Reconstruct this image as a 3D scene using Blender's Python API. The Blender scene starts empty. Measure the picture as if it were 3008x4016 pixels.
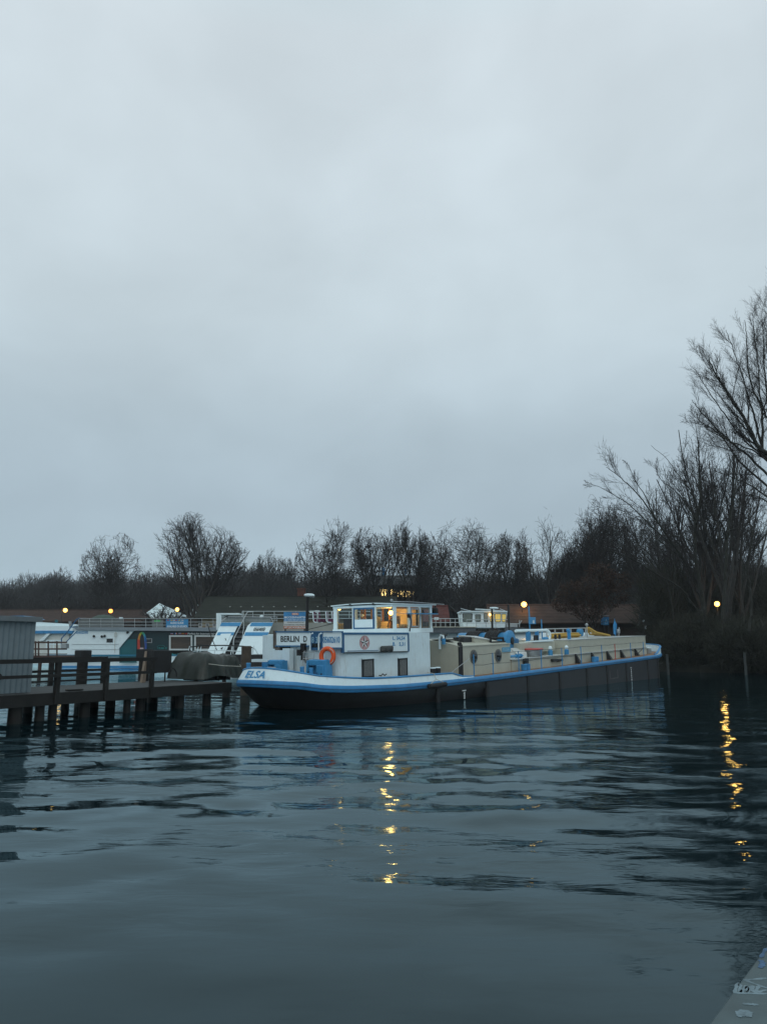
import bpy, math, random
import numpy as np
from mathutils import Vector, Matrix
random.seed(7)
RN = np.random.default_rng(11)
sc = bpy.context.scene
COL = sc.collection
PI = math.pi
# ------------------------------------------------------------------ camera
F = 3013.0; PITCH = math.atan(527 / F); H = 1.8986
cd = bpy.data.cameras.new('camera'); cam = bpy.data.objects.new('camera', cd); COL.objects.link(cam)
cam.location = (0, 0, H); cam.rotation_euler = (PI / 2 + PITCH, 0, 0)
cd.sensor_fit = 'HORIZONTAL'; cd.sensor_width = 36; cd.lens = 36 * F / 3008
cd.clip_start = 0.05; cd.clip_end = 3000
sc.camera = cam
CP, SP = math.cos(PITCH), math.sin(PITCH)

def ray(px, py):
    xc = (px - 1504) / F; yc = (2008 - py) / F
    return Vector((xc, CP - yc * SP, SP + yc * CP))
def at(px, py, Y):
    """the point seen at photo pixel (px, py) that stands Y metres away"""
    d = ray(px, py)
    return Vector((0, 0, H)) + d * (Y / d.y)
def ground_at(px, py, z=0.0):
    d = ray(px, py)
    return Vector((0, 0, H)) + d * ((z - H) / d.z)

# ------------------------------------------------------------------ barge frame (s along hull from stern, t to starboard, z up)
TH = 0.62987; TR = math.atan(0.027606)
AX = Vector((math.sin(TH) * math.cos(TR), math.cos(TH) * math.cos(TR), math.sin(TR)))
PE = Vector((math.cos(TH), -math.sin(TH), 0)); UP = PE.cross(AX)
BO = Vector((-3.9078, 23.632, 0))
BM = Matrix(((AX.x, -PE.x, UP.x, BO.x), (AX.y, -PE.y, UP.y, BO.y), (AX.z, -PE.z, UP.z, BO.z), (0, 0, 0, 1)))
def B(s, t, z): return BO + AX * s + PE * t + UP * z
def bt(px, py, t):
    d = ray(px, py); c = Vector((0, 0, H)) - BO
    q = c + d * ((t - c.dot(PE)) / d.dot(PE))
    return q.dot(AX), q.dot(UP)

# ------------------------------------------------------------------ mesh builder (world coordinates)
class MB:
    def __init__(self): self.v = []; self.f = []; self.m = []; self.sm = []
    def add(self, vs, fs, m=0, smooth=False):
        o = len(self.v); self.v += [tuple(p) for p in vs]
        for f in fs: self.f.append(tuple(i + o for i in f)); self.m.append(m); self.sm.append(smooth)
        return self
    def hexa(self, p, m=0):
        """8 corners: bottom 4 ccw, top 4 ccw"""
        return self.add(p, [(3, 2, 1, 0), (4, 5, 6, 7), (0, 1, 5, 4), (1, 2, 6, 5), (2, 3, 7, 6), (3, 0, 4, 7)], m)
    def box(self, a, b, m=0, fr=None, bev=0.0):
        """axis box between corners a and b; fr maps local to world"""
        fr = fr or (lambda x, y, z: (x, y, z))
        x0, x1 = sorted((a[0], b[0])); y0, y1 = sorted((a[1], b[1])); z0, z1 = sorted((a[2], b[2]))
        if bev <= 0:
            return self.hexa([fr(x0, y0, z0), fr(x1, y0, z0), fr(x1, y1, z0), fr(x0, y1, z0), fr(x0, y0, z1), fr(x1, y0, z1), fr(x1, y1, z1), fr(x0, y1, z1)], m)
        c = bev
        def ring(z, i): return [fr(x0 + c + i, y0 + i, z), fr(x1 - c - i, y0 + i, z), fr(x1 - i, y0 + c + i, z), fr(x1 - i, y1 - c - i, z), fr(x1 - c - i, y1 - i, z), fr(x0 + c + i, y1 - i, z), fr(x0 + i, y1 - c - i, z), fr(x0 + i, y0 + c + i, z)]
        R = [ring(z0, c * .6), ring(z0 + c * .6, 0), ring(z1 - c * .6, 0), ring(z1, c * .6)]
        vs = sum(R, []); fs = [tuple(range(7, -1, -1)), tuple(range(24, 32))]
        for k in range(3):
            for i in range(8): j = (i + 1) % 8; fs.append((k * 8 + i, k * 8 + j, k * 8 + 8 + j, k * 8 + 8 + i))
        return self.add(vs, fs, m)
    def prism(self, poly, d, m=0, caps=True):
        """polygon (world points) extruded along vector d"""
        d = Vector(d); n = len(poly)
        vs = [Vector(p) for p in poly] + [Vector(p) + d for p in poly]
        fs = [(i, (i + 1) % n, n + (i + 1) % n, n + i) for i in range(n)]
        if caps: fs += [tuple(range(n - 1, -1, -1)), tuple(range(n, 2 * n))]
        return self.add(vs, fs, m)
    def tube(self, pts, r, n=6, m=0, closed=False, smooth=True):
        pts = [Vector(p) for p in pts]; k = len(pts)
        rs = r if isinstance(r, (list, tuple)) else [r] * k
        vs = []; a = None
        for i in range(k):
            if closed: tg = pts[(i + 1) % k] - pts[i - 1]
            else: tg = pts[min(i + 1, k - 1)] - pts[max(i - 1, 0)]
            if tg.length < 1e-9: tg = Vector((0, 0, 1))
            tg.normalize()
            if a is None: a = tg.cross(Vector((0, 0, 1)) if abs(tg.z) < .9 else Vector((1, 0, 0)))
            a = (a - tg * a.dot(tg)); a.normalize(); b = tg.cross(a)
            for j in range(n):
                w = 2 * PI * j / n; vs.append(pts[i] + (a * math.cos(w) + b * math.sin(w)) * rs[i])
        fs = []
        for i in range(k if closed else k - 1):
            i2 = (i + 1) % k
            for j in range(n): j2 = (j + 1) % n; fs.append((i * n + j, i * n + j2, i2 * n + j2, i2 * n + j))
        if not closed: fs += [tuple(range(n - 1, -1, -1)), tuple(range((k - 1) * n, k * n))]
        return self.add(vs, fs, m, smooth)
    def lathe(self, base, axis, prof, n=16, m=0, smooth=True):
        """prof: list of (r, h) along axis from base"""
        base = Vector(base); axis = Vector(axis).normalized()
        a = axis.cross(Vector((0, 0, 1)) if abs(axis.z) < .9 else Vector((1, 0, 0))).normalized(); b = axis.cross(a)
        vs = []
        for r, h in prof:
            for j in range(n): w = 2 * PI * j / n; vs.append(base + axis * h + (a * math.cos(w) + b * math.sin(w)) * max(r, 1e-4))
        fs = []
        for i in range(len(prof) - 1):
            for j in range(n): j2 = (j + 1) % n; fs.append((i * n + j, i * n + j2, (i + 1) * n + j2, (i + 1) * n + j))
        fs += [tuple(range(n - 1, -1, -1)), tuple(range((len(prof) - 1) * n, len(prof) * n))]
        return self.add(vs, fs, m, smooth)
    def ball(self, c, r, n=12, m=0, sz=1.0):
        return self.lathe(Vector(c) - Vector((0, 0, r * sz)), (0, 0, 1), [(r * math.sin(PI * i / 8), r * sz * (1 - math.cos(PI * i / 8))) for i in range(9)], n, m)
    def text(self, s, o, ux, uy, m=0, depth=0.004, fit=True):
        """lettering filling the box with corner o, full width ux, full height uy"""
        vs, fs = glyphs(s); ux = Vector(ux); uy = Vector(uy); o = Vector(o); nn = ux.cross(uy).normalized()
        x0, x1, y0, y1 = vs[:, 0].min(), vs[:, 0].max(), vs[:, 1].min(), vs[:, 1].max()
        q = [o + ux * ((x - x0) / (x1 - x0)) + uy * ((y - y0) / (y1 - y0)) + nn * depth for x, y in vs]
        return self.add(q, fs, m)
    def build(self, name, mats, parent=None):
        me = bpy.data.meshes.new(name)
        Mi = root_m(parent).inverted() if parent is not None else Matrix()
        arr = np.array(self.v, dtype=np.float64).reshape(-1, 3)
        if parent is not None:
            R = np.array(Mi)[:3, :3]; T = np.array(Mi)[:3, 3]; arr = arr @ R.T + T
        me.from_pydata(arr.tolist(), [], self.f)
        mats = mats if isinstance(mats, (list, tuple)) else [mats]
        for x in mats: me.materials.append(x)
        if len(mats) > 1: me.polygons.foreach_set('material_index', self.m)
        if any(self.sm):
            me.polygons.foreach_set('use_smooth', self.sm)
            try: me.set_sharp_from_angle(angle=math.radians(50))
            except Exception: pass
        me.update()
        o = bpy.data.objects.new(name, me); COL.objects.link(o)
        if parent is not None: o.parent = parent
        return o

ROOTM = {}
def root_m(o):
    while o.parent is not None: o = o.parent
    return ROOTM.get(o.name, Matrix())
_gl = {}
def glyphs(s):
    if s not in _gl:
        c = bpy.data.curves.new('lettering', 'FONT'); c.body = s; c.resolution_u = 3; c.fill_mode = 'FRONT'; c.offset = .02
        o = bpy.data.objects.new('lettering', c); COL.objects.link(o)
        dg = bpy.context.evaluated_depsgraph_get(); me = o.evaluated_get(dg).to_mesh()
        vs = np.array([tuple(v.co)[:2] for v in me.vertices]); fs = [tuple(p.vertices) for p in me.polygons]
        o.evaluated_get(dg).to_mesh_clear(); bpy.data.objects.remove(o); bpy.data.curves.remove(c)
        _gl[s] = (vs, fs)
    return _gl[s]

def tag(o, label=None, cat=None, group=None, kind=None):
    if label: o['label'] = label
    if cat: o['category'] = cat
    if group: o['group'] = group
    if kind: o['kind'] = kind
    return o
def thing(name, label, cat, loc, group=None, mtx=None):
    o = bpy.data.objects.new(name, None); COL.objects.link(o); o.empty_display_size = .2
    M = mtx if mtx is not None else Matrix.Translation(Vector(loc))
    o.matrix_world = M; ROOTM[o.name] = M.copy()
    return tag(o, label, cat, group)
def solo(mb, name, mats, label, cat, group=None, loc=None, kind=None):
    """a thing that is one mesh, its origin at its base"""
    a = np.array(mb.v); c = Vector(((a[:, 0].min() + a[:, 0].max()) / 2, (a[:, 1].min() + a[:, 1].max()) / 2, a[:, 2].min())) if loc is None else Vector(loc)
    mb.v = (a - np.array(c)).tolist()
    o = mb.build(name, mats); o.location = c
    return tag(o, label, cat, group, kind)

# ------------------------------------------------------------------ materials
MATS = {}
def mat(name, col, rough=.55, var=.12, scale=4.0, metal=0.0, bump=0.0, stain=None, stain_amt=.35, spec=.4, stretch=(1, 1, 1)):
    if name in MATS: return MATS[name]
    m = bpy.data.materials.new(name); m.use_nodes = True; nt = m.node_tree; N = nt.nodes; L = nt.links
    b = N['Principled BSDF']; b.inputs['Roughness'].default_value = rough; b.inputs['Metallic'].default_value = metal
    b.inputs['Specular IOR Level'].default_value = spec
    tc = N.new('ShaderNodeTexCoord'); mp = N.new('ShaderNodeMapping'); mp.inputs['Scale'].default_value = stretch
    L.new(tc.outputs['Object'], mp.inputs['Vector'])
    no = N.new('ShaderNodeTexNoise'); no.inputs['Scale'].default_value = scale; no.inputs['Detail'].default_value = 6; no.inputs['Roughness'].default_value = .65
    L.new(mp.outputs[0], no.inputs['Vector'])
    rp = N.new('ShaderNodeMapRange'); rp.inputs[1].default_value = .3; rp.inputs[2].default_value = .7; rp.inputs[3].default_value = 1 - var; rp.inputs[4].default_value = 1 + var
    L.new(no.outputs['Fac'], rp.inputs[0])
    mx = N.new('ShaderNodeVectorMath'); mx.operation = 'SCALE'; mx.inputs[0].default_value = col
    L.new(rp.outputs[0], mx.inputs['Scale']); out = mx.outputs[0]
    if stain:
        n2 = N.new('ShaderNodeTexNoise'); n2.inputs['Scale'].default_value = 2.2; n2.inputs['Detail'].default_value = 8; n2.inputs['Roughness'].default_value = .7
        m2 = N.new('ShaderNodeMapping'); m2.inputs['Scale'].default_value = (2.5, 2.5, .5); L.new(tc.outputs['Object'], m2.inputs['Vector']); L.new(m2.outputs[0], n2.inputs['Vector'])
        r2 = N.new('ShaderNodeMapRange'); r2.inputs[1].default_value = .55; r2.inputs[2].default_value = .78; r2.inputs[4].default_value = stain_amt
        L.new(n2.outputs['Fac'], r2.inputs[0])
        mm = N.new('ShaderNodeMix'); mm.data_type = 'RGBA'; mm.inputs['B'].default_value = (*stain, 1)
        L.new(r2.outputs[0], mm.inputs['Factor']); L.new(out, mm.inputs['A']); out = mm.outputs['Result']
    L.new(out, b.inputs['Base Color'])
    if bump:
        bp = N.new('ShaderNodeBump'); bp.inputs['Strength'].default_value = bump; bp.inputs['Distance'].default_value = .02
        L.new(no.outputs['Fac'], bp.inputs['Height']); L.new(bp.outputs[0], b.inputs['Normal'])
    MATS[name] = m
    return m
def emit(name, col, strength):
    if name in MATS: return MATS[name]
    m = bpy.data.materials.new(name); m.use_nodes = True; nt = m.node_tree; N = nt.nodes
    b = N['Principled BSDF']; b.inputs['Base Color'].default_value = (*[min(.8, c) for c in col], 1)
    b.inputs['Emission Color'].default_value = (*col, 1); b.inputs['Emission Strength'].default_value = strength
    no = N.new('ShaderNodeTexNoise'); no.inputs['Scale'].default_value = 6
    rp = N.new('ShaderNodeMapRange'); rp.inputs[3].default_value = strength * .85; rp.inputs[4].default_value = strength * 1.15
    nt.links.new(no.outputs['Fac'], rp.inputs[0]); nt.links.new(rp.outputs[0], b.inputs['Emission Strength'])
    try: m.cycles.emission_sampling = 'NONE'
    except Exception: pass
    MATS[name] = m; return m
def glass_mat(name, tint=(.8, .9, .9), refl=.18):
    m = bpy.data.materials.new(name); m.use_nodes = True; nt = m.node_tree; N = nt.nodes; L = nt.links
    N.remove(N['Principled BSDF']); out = N['Material Output']
    t = N.new('ShaderNodeBsdfTransparent'); t.inputs[0].default_value = (*tint, 1)
    g = N.new('ShaderNodeBsdfGlossy'); g.inputs['Roughness'].default_value = .05
    fr = N.new('ShaderNodeFresnel'); fr.inputs[0].default_value = 1.5
    no = N.new('ShaderNodeTexNoise'); no.inputs['Scale'].default_value = 1.5; bp = N.new('ShaderNodeBump'); bp.inputs['Strength'].default_value = .03
    L.new(no.outputs['Fac'], bp.inputs['Height']); L.new(bp.outputs[0], g.inputs['Normal'])
    mx = N.new('ShaderNodeMixShader'); L.new(fr.outputs[0], mx.inputs[0]); L.new(t.outputs[0], mx.inputs[1]); L.new(g.outputs[0], mx.inputs[2]); L.new(mx.outputs[0], out.inputs[0])
    MATS[name] = m; return m

WHITE = mat('white_paint', (.66, .78, .82), .5, .05, 3, stain=(.3, .24, .17), stain_amt=.5)
WHITEC = mat('clean_white_paint', (.72, .83, .86), .5, .04, 3)
BLUE = mat('blue_paint', (.04, .225, .47), .45, .18, 3, stain=(.03, .07, .12), stain_amt=.4)
BLUED = mat('dark_blue_paint', (.03, .12, .25), .45, .15, 3)
SKYB = mat('bright_blue_paint', (.045, .24, .47), .42, .12, 3)
BEIGE = mat('beige_paint', (.44, .435, .36), .5, .07, 2, stain=(.2, .16, .11), stain_amt=.22)
BEIGEL = mat('pale_deck_paint', (.55, .57, .55), .25, .1, 2)
RUSTD = mat('orange_deck_paint', (.24, .12, .06), .55, .2, 4, stain=(.1, .06, .04))
HULLD = mat('black_hull_paint', (.016, .016, .017), .55, .25, 2, stain=(.035, .03, .027), stain_amt=.4)
HULLP = mat('hull_plate_paint', (.017, .0168, .019), .5, .3, 1.2, stain=(.04, .033, .028), stain_amt=.5)
BLACK = mat('black_rubber', (.015, .015, .016), .7, .2, 6)
DARKM = mat('dark_metal', (.03, .032, .034), .5, .2, 5, metal=.3)
GREYM = mat('grey_metal', (.32, .34, .35), .4, .12, 5, metal=.4)
GALV = mat('galvanised_rail', (.42, .45, .46), .4, .1, 5, metal=.3)
ORANGE = mat('orange_lifebuoy', (.75, .1, .02), .5, .08, 6)
ROPE = mat('pale_rope', (.5, .48, .42), .8, .2, 30)
WOOD = mat('weathered_dark_wood', (.0095, .0085, .0074), .7, .4, 3, bump=.4, stain=(.05, .05, .035), stain_amt=.3, stretch=(1, 1, 1))
PLANK = mat('grey_deck_planks', (.068, .07, .07), .75, .3, 4, bump=.3, stretch=(1, 6, 1))
WARMW = mat('varnished_wood', (.34, .16, .05), .4, .2, 6, stretch=(1, 1, 6))
WPANEL = mat('cabin_panel', (.5, .37, .2), .5, .12, 4)
CURT = mat('net_curtain', (.42, .43, .42), .9, .15, 30, stretch=(8, 8, .3))
DARKG = mat('dark_window', (.012, .014, .016), .08, .1, 2, spec=.6)
RED = mat('red_paint', (.45, .05, .04), .5, .1, 5)
YEL = mat('yellow_hose', (.5, .3, .04), .5, .15, 8)
INK = mat('black_lettering', (.02, .021, .024), .6, .05, 5)
INKB = mat('blue_lettering', (.03, .23, .47), .5, .05, 5)
INKW = mat('white_lettering', (.75, .78, .78), .5, .05, 5)
INKL = mat('pale_blue_lettering', (.3, .5, .62), .5, .05, 5)
TEAL = mat('dark_teal_paint', (.006, .028, .034), .35, .2, 1)
TEALB = mat('teal_paint', (.01, .11, .13), .4, .15, 1)
TARP = mat('green_tarpaulin', (.02, .026, .021), .42, .3, 5, bump=.5)
GREYC = mat('grey_corrugated_steel', (.15, .19, .21), .5, .12, 2, stain=(.12, .11, .1), stain_amt=.3)
TILE = mat('red_roof_tiles', (.058, .034, .027), .8, .3, 1.2, bump=.4)
MOSS = mat('mossy_roof', (.018, .02, .014), .9, .35, .5, bump=.4)
BRICK = mat('brick', (.11, .045, .032), .8, .25, 3)
BARK = mat('bark', (.045, .042, .038), .9, .3, 4)
TWIG = mat('twigs', (.032, .028, .027), .9, .25, 2)
TANW = mat('tan_wall', (.28, .23, .14), .8, .1, 1)
GLASS = glass_mat('window_glass')
BULB = emit('warm_lamp', (1, .5, .13), 7)
BULBF = emit('street_lamp_glow', (1, .48, .1), 6)
BULBO = emit('orange_street_lamp_glow', (1, .3, .05), 5)
LITW = emit('lit_window', (1, .7, .26), 2.4)
GOLDW = emit('lit_cabin_window', (1, .62, .16), .22)
# ------------------------------------------------------------------ world: overcast dusk sky
w = bpy.data.worlds.new('World'); sc.world = w; w.use_nodes = True
nt = w.node_tree; N = nt.nodes; L = nt.links
bg = N['Background']; bg.inputs['Strength'].default_value = .1
sky = N.new('ShaderNodeTexSky'); sky.sky_type = 'NISHITA'; sky.sun_disc = False
SUN_EL, SUN_AZ = math.radians(40), math.radians(180)
sky.sun_elevation = SUN_EL; sky.sun_rotation = SUN_AZ; sky.air_density = 1.5; sky.dust_density = 3
tc = N.new('ShaderNodeTexCoord')
sx = N.new('ShaderNodeSeparateXYZ'); L.new(tc.outputs['Generated'], sx.inputs[0])
ramp = N.new('ShaderNodeValToRGB'); cr = ramp.color_ramp
stops = [(0.0, (4.1, 5.3, 6.15)), (.09, (4.05, 5.25, 6.1)), (.17, (4.1, 5.15, 5.95)), (.267, (4.6, 5.65, 6.35)), (.40, (5.75, 6.75, 7.3)), (.665, (6.6, 7.45, 7.95)), (1.0, (5.9, 9.0, 9.8))]
while len(cr.elements) < len(stops): cr.elements.new(.5)
for e, (p, c) in zip(cr.elements, stops): e.position = p; e.color = (c[0] / 10, c[1] / 10, c[2] / 10, 1)
L.new(sx.outputs['Z'], ramp.inputs[0])
mp = N.new('ShaderNodeMapping'); mp.inputs['Scale'].default_value = (1.5, 1.5, 2.3); L.new(tc.outputs['Generated'], mp.inputs['Vector'])
mp.inputs['Rotation'].default_value = (0.18, 0.12, 0.4); mp.inputs['Location'].default_value = (3.1, .4, 1.7)
no = N.new('ShaderNodeTexNoise'); no.inputs['Scale'].default_value = 2.4; no.inputs['Detail'].default_value = 6; no.inputs['Roughness'].default_value = .45; no.inputs['Distortion'].default_value = .3
L.new(mp.outputs[0], no.inputs['Vector'])
mr = N.new('ShaderNodeMapRange'); mr.inputs[1].default_value = .3; mr.inputs[2].default_value = .7; mr.inputs[3].default_value = 9.0; mr.inputs[4].default_value = 10.9
L.new(no.outputs['Fac'], mr.inputs[0])
sc1 = N.new('ShaderNodeVectorMath'); sc1.operation = 'SCALE'; L.new(ramp.outputs[0], sc1.inputs[0]); L.new(mr.outputs[0], sc1.inputs['Scale'])
mix = N.new('ShaderNodeMix'); mix.data_type = 'RGBA'; mix.inputs['Factor'].default_value = .94
L.new(sky.outputs[0], mix.inputs['A']); L.new(sc1.outputs[0], mix.inputs['B'])
L.new(mix.outputs['Result'], bg.inputs['Color'])
sl = bpy.data.lights.new('sun', 'SUN'); sl.energy = .42; sl.angle = math.radians(60); sl.color = (1, .97, .92)
so = bpy.data.objects.new('sun', sl); COL.objects.link(so)
so.rotation_euler = (math.radians(90) - SUN_EL, 0, 0); so.location = (0, -20, 40)
vs = sc.view_settings; vs.view_transform = 'Standard'; vs.look = 'None'; vs.exposure = 0; vs.gamma = 1; vs.use_curve_mapping = False

# ------------------------------------------------------------------ water
def wave_h(X, Y):
    Z = np.zeros_like(X); r = np.random.default_rng(3)
    amp = .5 + .5 * np.sin(X * .11 + .9 + .6 * np.sin(Y * .07)) * np.sin(Y * .16 + X * .03 + 1.1)
    amp = .35 + .65 * amp
    far = np.clip((Y - 2) / 7, .4, 1.25) / (1 + np.clip((Y - 14) / 9, 0, None) ** 2 * .55)
    for k in range(54):
        lam = .4 * (8.0 ** r.random()); a = r.normal(0, .42) + PI / 2 + .1
        kx, ky = math.cos(a) * 2 * PI / lam, math.sin(a) * 2 * PI / lam
        ph = r.random() * 2 * PI
        Z += (.0021 if lam < 1.7 else .0011) * lam ** .9 * np.sin(kx * X + ky * Y + ph + .7 * np.sin(X * .35 + ph) + .5 * np.sin(Y * .41 + 2 * ph)) * (amp if lam < 2.2 else 1)
    return Z * far * 1.0
xs = np.concatenate([np.arange(-30, 40.01, .12)]); ys = np.arange(-6, 66.01, .1)
X, Y = np.meshgrid(xs, ys); Z = wave_h(X, Y)
edge = np.minimum.reduce([X + 30, 40 - X, Y + 6, 66 - Y]); Z *= np.clip(edge / 5, 0, 1)
nx, ny = len(xs), len(ys)
V = np.stack([X.ravel(), Y.ravel(), Z.ravel()], 1)
I = np.arange(nx * ny).reshape(ny, nx)
Q = np.stack([I[:-1, :-1].ravel(), I[:-1, 1:].ravel(), I[1:, 1:].ravel(), I[1:, :-1].ravel()], 1)
# calm water round the wavy sheet out to the far shore, sharing its rim
x0, x1, y0, y1 = xs[0], xs[-1], ys[0], ys[-1]; BIG = 420.0
ex = [(-BIG, -BIG), (x0, -BIG), (x1, -BIG), (BIG, -BIG), (-BIG, y0), (BIG, y0), (-BIG, y1), (BIG, y1), (-BIG, BIG), (x0, BIG), (x1, BIG), (BIG, BIG)]
o = len(V); V = np.vstack([V, np.array([(a, b, 0) for a, b in ex])])
c00, c10, c01, c11 = I[0, 0], I[0, -1], I[-1, 0], I[-1, -1]
bot = list(I[0, :]); top = list(I[-1, :]); lef = list(I[:, 0]); rig = list(I[:, -1])
ngons = [[o, o + 1, c00, o + 4], [o + 1, o + 2] + bot[::-1], [o + 2, o + 3, o + 5, c10], [o + 4] + lef + [o + 6], [o + 5, o + 7] + rig[::-1],
         [o + 6, c01, o + 9, o + 8], top + [o + 10, o + 9], [c11, o + 7, o + 11, o + 10]]
def fast_mesh(name, V, Q, extra=()):
    me = bpy.data.meshes.new(name); nq, k = Q.shape
    me.vertices.add(len(V)); me.vertices.foreach_set('co', V.astype(np.float32).ravel())
    li = list(Q.ravel()); starts = list(range(0, nq * k, k)); tot = [k] * nq
    for g in extra: starts.append(len(li)); tot.append(len(g)); li += g
    me.loops.add(len(li)); me.loops.foreach_set('vertex_index', np.array(li, np.int32))
    me.polygons.add(len(starts)); me.polygons.foreach_set('loop_start', np.array(starts, np.int32)); me.polygons.foreach_set('loop_total', np.array(tot, np.int32))
    me.update(calc_edges=True); me.validate()
    return me
me = fast_mesh('water', V, Q, ngons)
me.polygons.foreach_set('use_smooth', np.ones(len(me.polygons), bool))
wm = bpy.data.materials.new('canal_water'); wm.use_nodes = True; nt = wm.node_tree; N = nt.nodes; L = nt.links
b = N['Principled BSDF']; b.inputs['Base Color'].default_value = (.001, .018, .027, 1); b.inputs['Specular Tint'].default_value = (.72, .94, 1, 1); b.inputs['Roughness'].default_value = .04; b.inputs['IOR'].default_value = 1.333
tc = N.new('ShaderNodeTexCoord'); mp = N.new('ShaderNodeMapping'); mp.inputs['Scale'].default_value = (.75, 2.0, 1); mp.inputs['Rotation'].default_value = (0, 0, .1); L.new(tc.outputs['Object'], mp.inputs['Vector'])
n1 = N.new('ShaderNodeTexNoise'); n1.inputs['Scale'].default_value = 2.1; n1.inputs['Detail'].default_value = 4; n1.inputs['Roughness'].default_value = .5; n1.inputs['Distortion'].default_value = .4
L.new(mp.outputs[0], n1.inputs['Vector'])
n2 = N.new('ShaderNodeTexNoise'); n2.inputs['Scale'].default_value = .12; n2.inputs['Detail'].default_value = 2; L.new(mp.outputs[0], n2.inputs['Vector'])
r2 = N.new('ShaderNodeMapRange'); r2.inputs[1].default_value = .42; r2.inputs[2].default_value = .62; r2.inputs[3].default_value = .1; r2.inputs[4].default_value = .5; L.new(n2.outputs['Fac'], r2.inputs[0])
sp = N.new('ShaderNodeSeparateXYZ'); L.new(tc.outputs['Object'], sp.inputs[0]); r3 = N.new('ShaderNodeMapRange'); r3.inputs[1].default_value = 3.5; r3.inputs[2].default_value = 9; r3.inputs[3].default_value = .3; L.new(sp.outputs['Y'], r3.inputs[0])
r4 = N.new('ShaderNodeMapRange'); r4.inputs[1].default_value = 17; r4.inputs[2].default_value = 30; r4.inputs[3].default_value = 1; r4.inputs[4].default_value = .3; L.new(sp.outputs['Y'], r4.inputs[0])
m0_ = N.new('ShaderNodeMath'); m0_.operation = 'MULTIPLY'; L.new(r2.outputs[0], m0_.inputs[0]); L.new(r4.outputs[0], m0_.inputs[1])
ml_ = N.new('ShaderNodeMath'); ml_.operation = 'MULTIPLY'; L.new(m0_.outputs[0], ml_.inputs[0]); L.new(r3.outputs[0], ml_.inputs[1])
bp = N.new('ShaderNodeBump'); bp.inputs['Distance'].default_value = .045; L.new(n1.outputs['Fac'], bp.inputs['Height']); L.new(ml_.outputs[0], bp.inputs['Strength'])
N.remove(b); fr_ = N.new('ShaderNodeFresnel'); fr_.inputs['IOR'].default_value = 1.33; L.new(bp.outputs[0], fr_.inputs['Normal'])
df = N.new('ShaderNodeBsdfDiffuse'); df.inputs['Color'].default_value = (.002, .009, .012, 1)
gl = N.new('ShaderNodeBsdfGlossy'); gl.inputs['Color'].default_value = (.73, .915, .97, 1); gl.inputs['Roughness'].default_value = .035; L.new(bp.outputs[0], gl.inputs['Normal'])
mx = N.new('ShaderNodeMixShader'); L.new(fr_.outputs[0], mx.inputs[0]); L.new(df.outputs[0], mx.inputs[1]); L.new(gl.outputs[0], mx.inputs[2]); L.new(mx.outputs[0], N['Material Output'].inputs['Surface'])
me.materials.append(wm)
wo = bpy.data.objects.new('water', me); COL.objects.link(wo); tag(wo, 'dark rippled canal water reflecting the grey sky', 'water', kind='structure')

# ------------------------------------------------------------------ land
EARTH = mat('bank_earth', (.03, .028, .022), .95, .4, .6, bump=.5)
PAVE = mat('quay_paving', (.14, .14, .135), .85, .2, 3)
def land(name, poly, z, label, m):
    mb = MB(); n = len(poly)
    mb.prism([(x, y, -1.2) for x, y in poly], (0, 0, z + 1.2))
    return tag(mb.build(name, m), label, 'ground', kind='structure')
land('ground', [(-400, 98), (16, 98), (19, 80), (20, 62), (23, 57), (34, 54), (48, 46), (60, 30), (70, -20), (400, -20), (400, 400), (-400, 400)], .55, 'dark earth of the wooded far shore', EARTH)
# quay under the photographer, behind the railing
RA = ground_at(2775, 4016, 1.2986); RB = ground_at(3008, 3705, 1.2986)
RD = (RB - RA).normalized(); RN_ = Vector((RD.y, -RD.x, 0))
def RP(a, n, z): return Vector((RA.x, RA.y, 0)) + RD * a + RN_ * n + Vector((0, 0, z))
q = [RP(-14, -.05, 0), RP(9, -.05, 0), RP(9, 8, 0), RP(-14, 8, 0)]
land('quay', [(p.x, p.y) for p in q], .35, 'paved quay behind the graffitied railing', PAVE)
# railing
r = thing('quay_railing', 'grey flat-topped quay railing with white scrawled graffiti in the bottom right corner', 'railing', RP(0, .06, .35))
RAILM = mat('worn_grey_rail_paint', (.06, .088, .094), .5, .2, 9, stain=(.07, .07, .06), stain_amt=.5, bump=.15)
mb = MB(); fr = lambda x, y, z: RP(x, y, z)
mb.box((-9, 0, 1.262), (7, .118, 1.2986), fr=fr, bev=.008); mb.build('top_rail', RAILM, r)
for k in range(9):
    mb = MB(); mb.box((-8.6 + k * 1.9, .035, .354), (-8.54 + k * 1.9, .085, 1.26), fr=fr); mb.build('post', RAILM, r)
for z in (.55, .9):
    mb = MB(); mb.tube([RP(-9, .06, z), RP(7, .06, z)], .016, 8); mb.build('lower_rail', RAILM, r)
GRAF = mat('white_spray_paint', (.15, .2, .225), .7, .4, 50)
GRAFB = mat('blue_spray_paint', (.05, .1, .18), .7, .4, 50)
mb = MB()
SK = [0]
def gpt(px, py): return ground_at(px, py, 1.2988)
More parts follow.
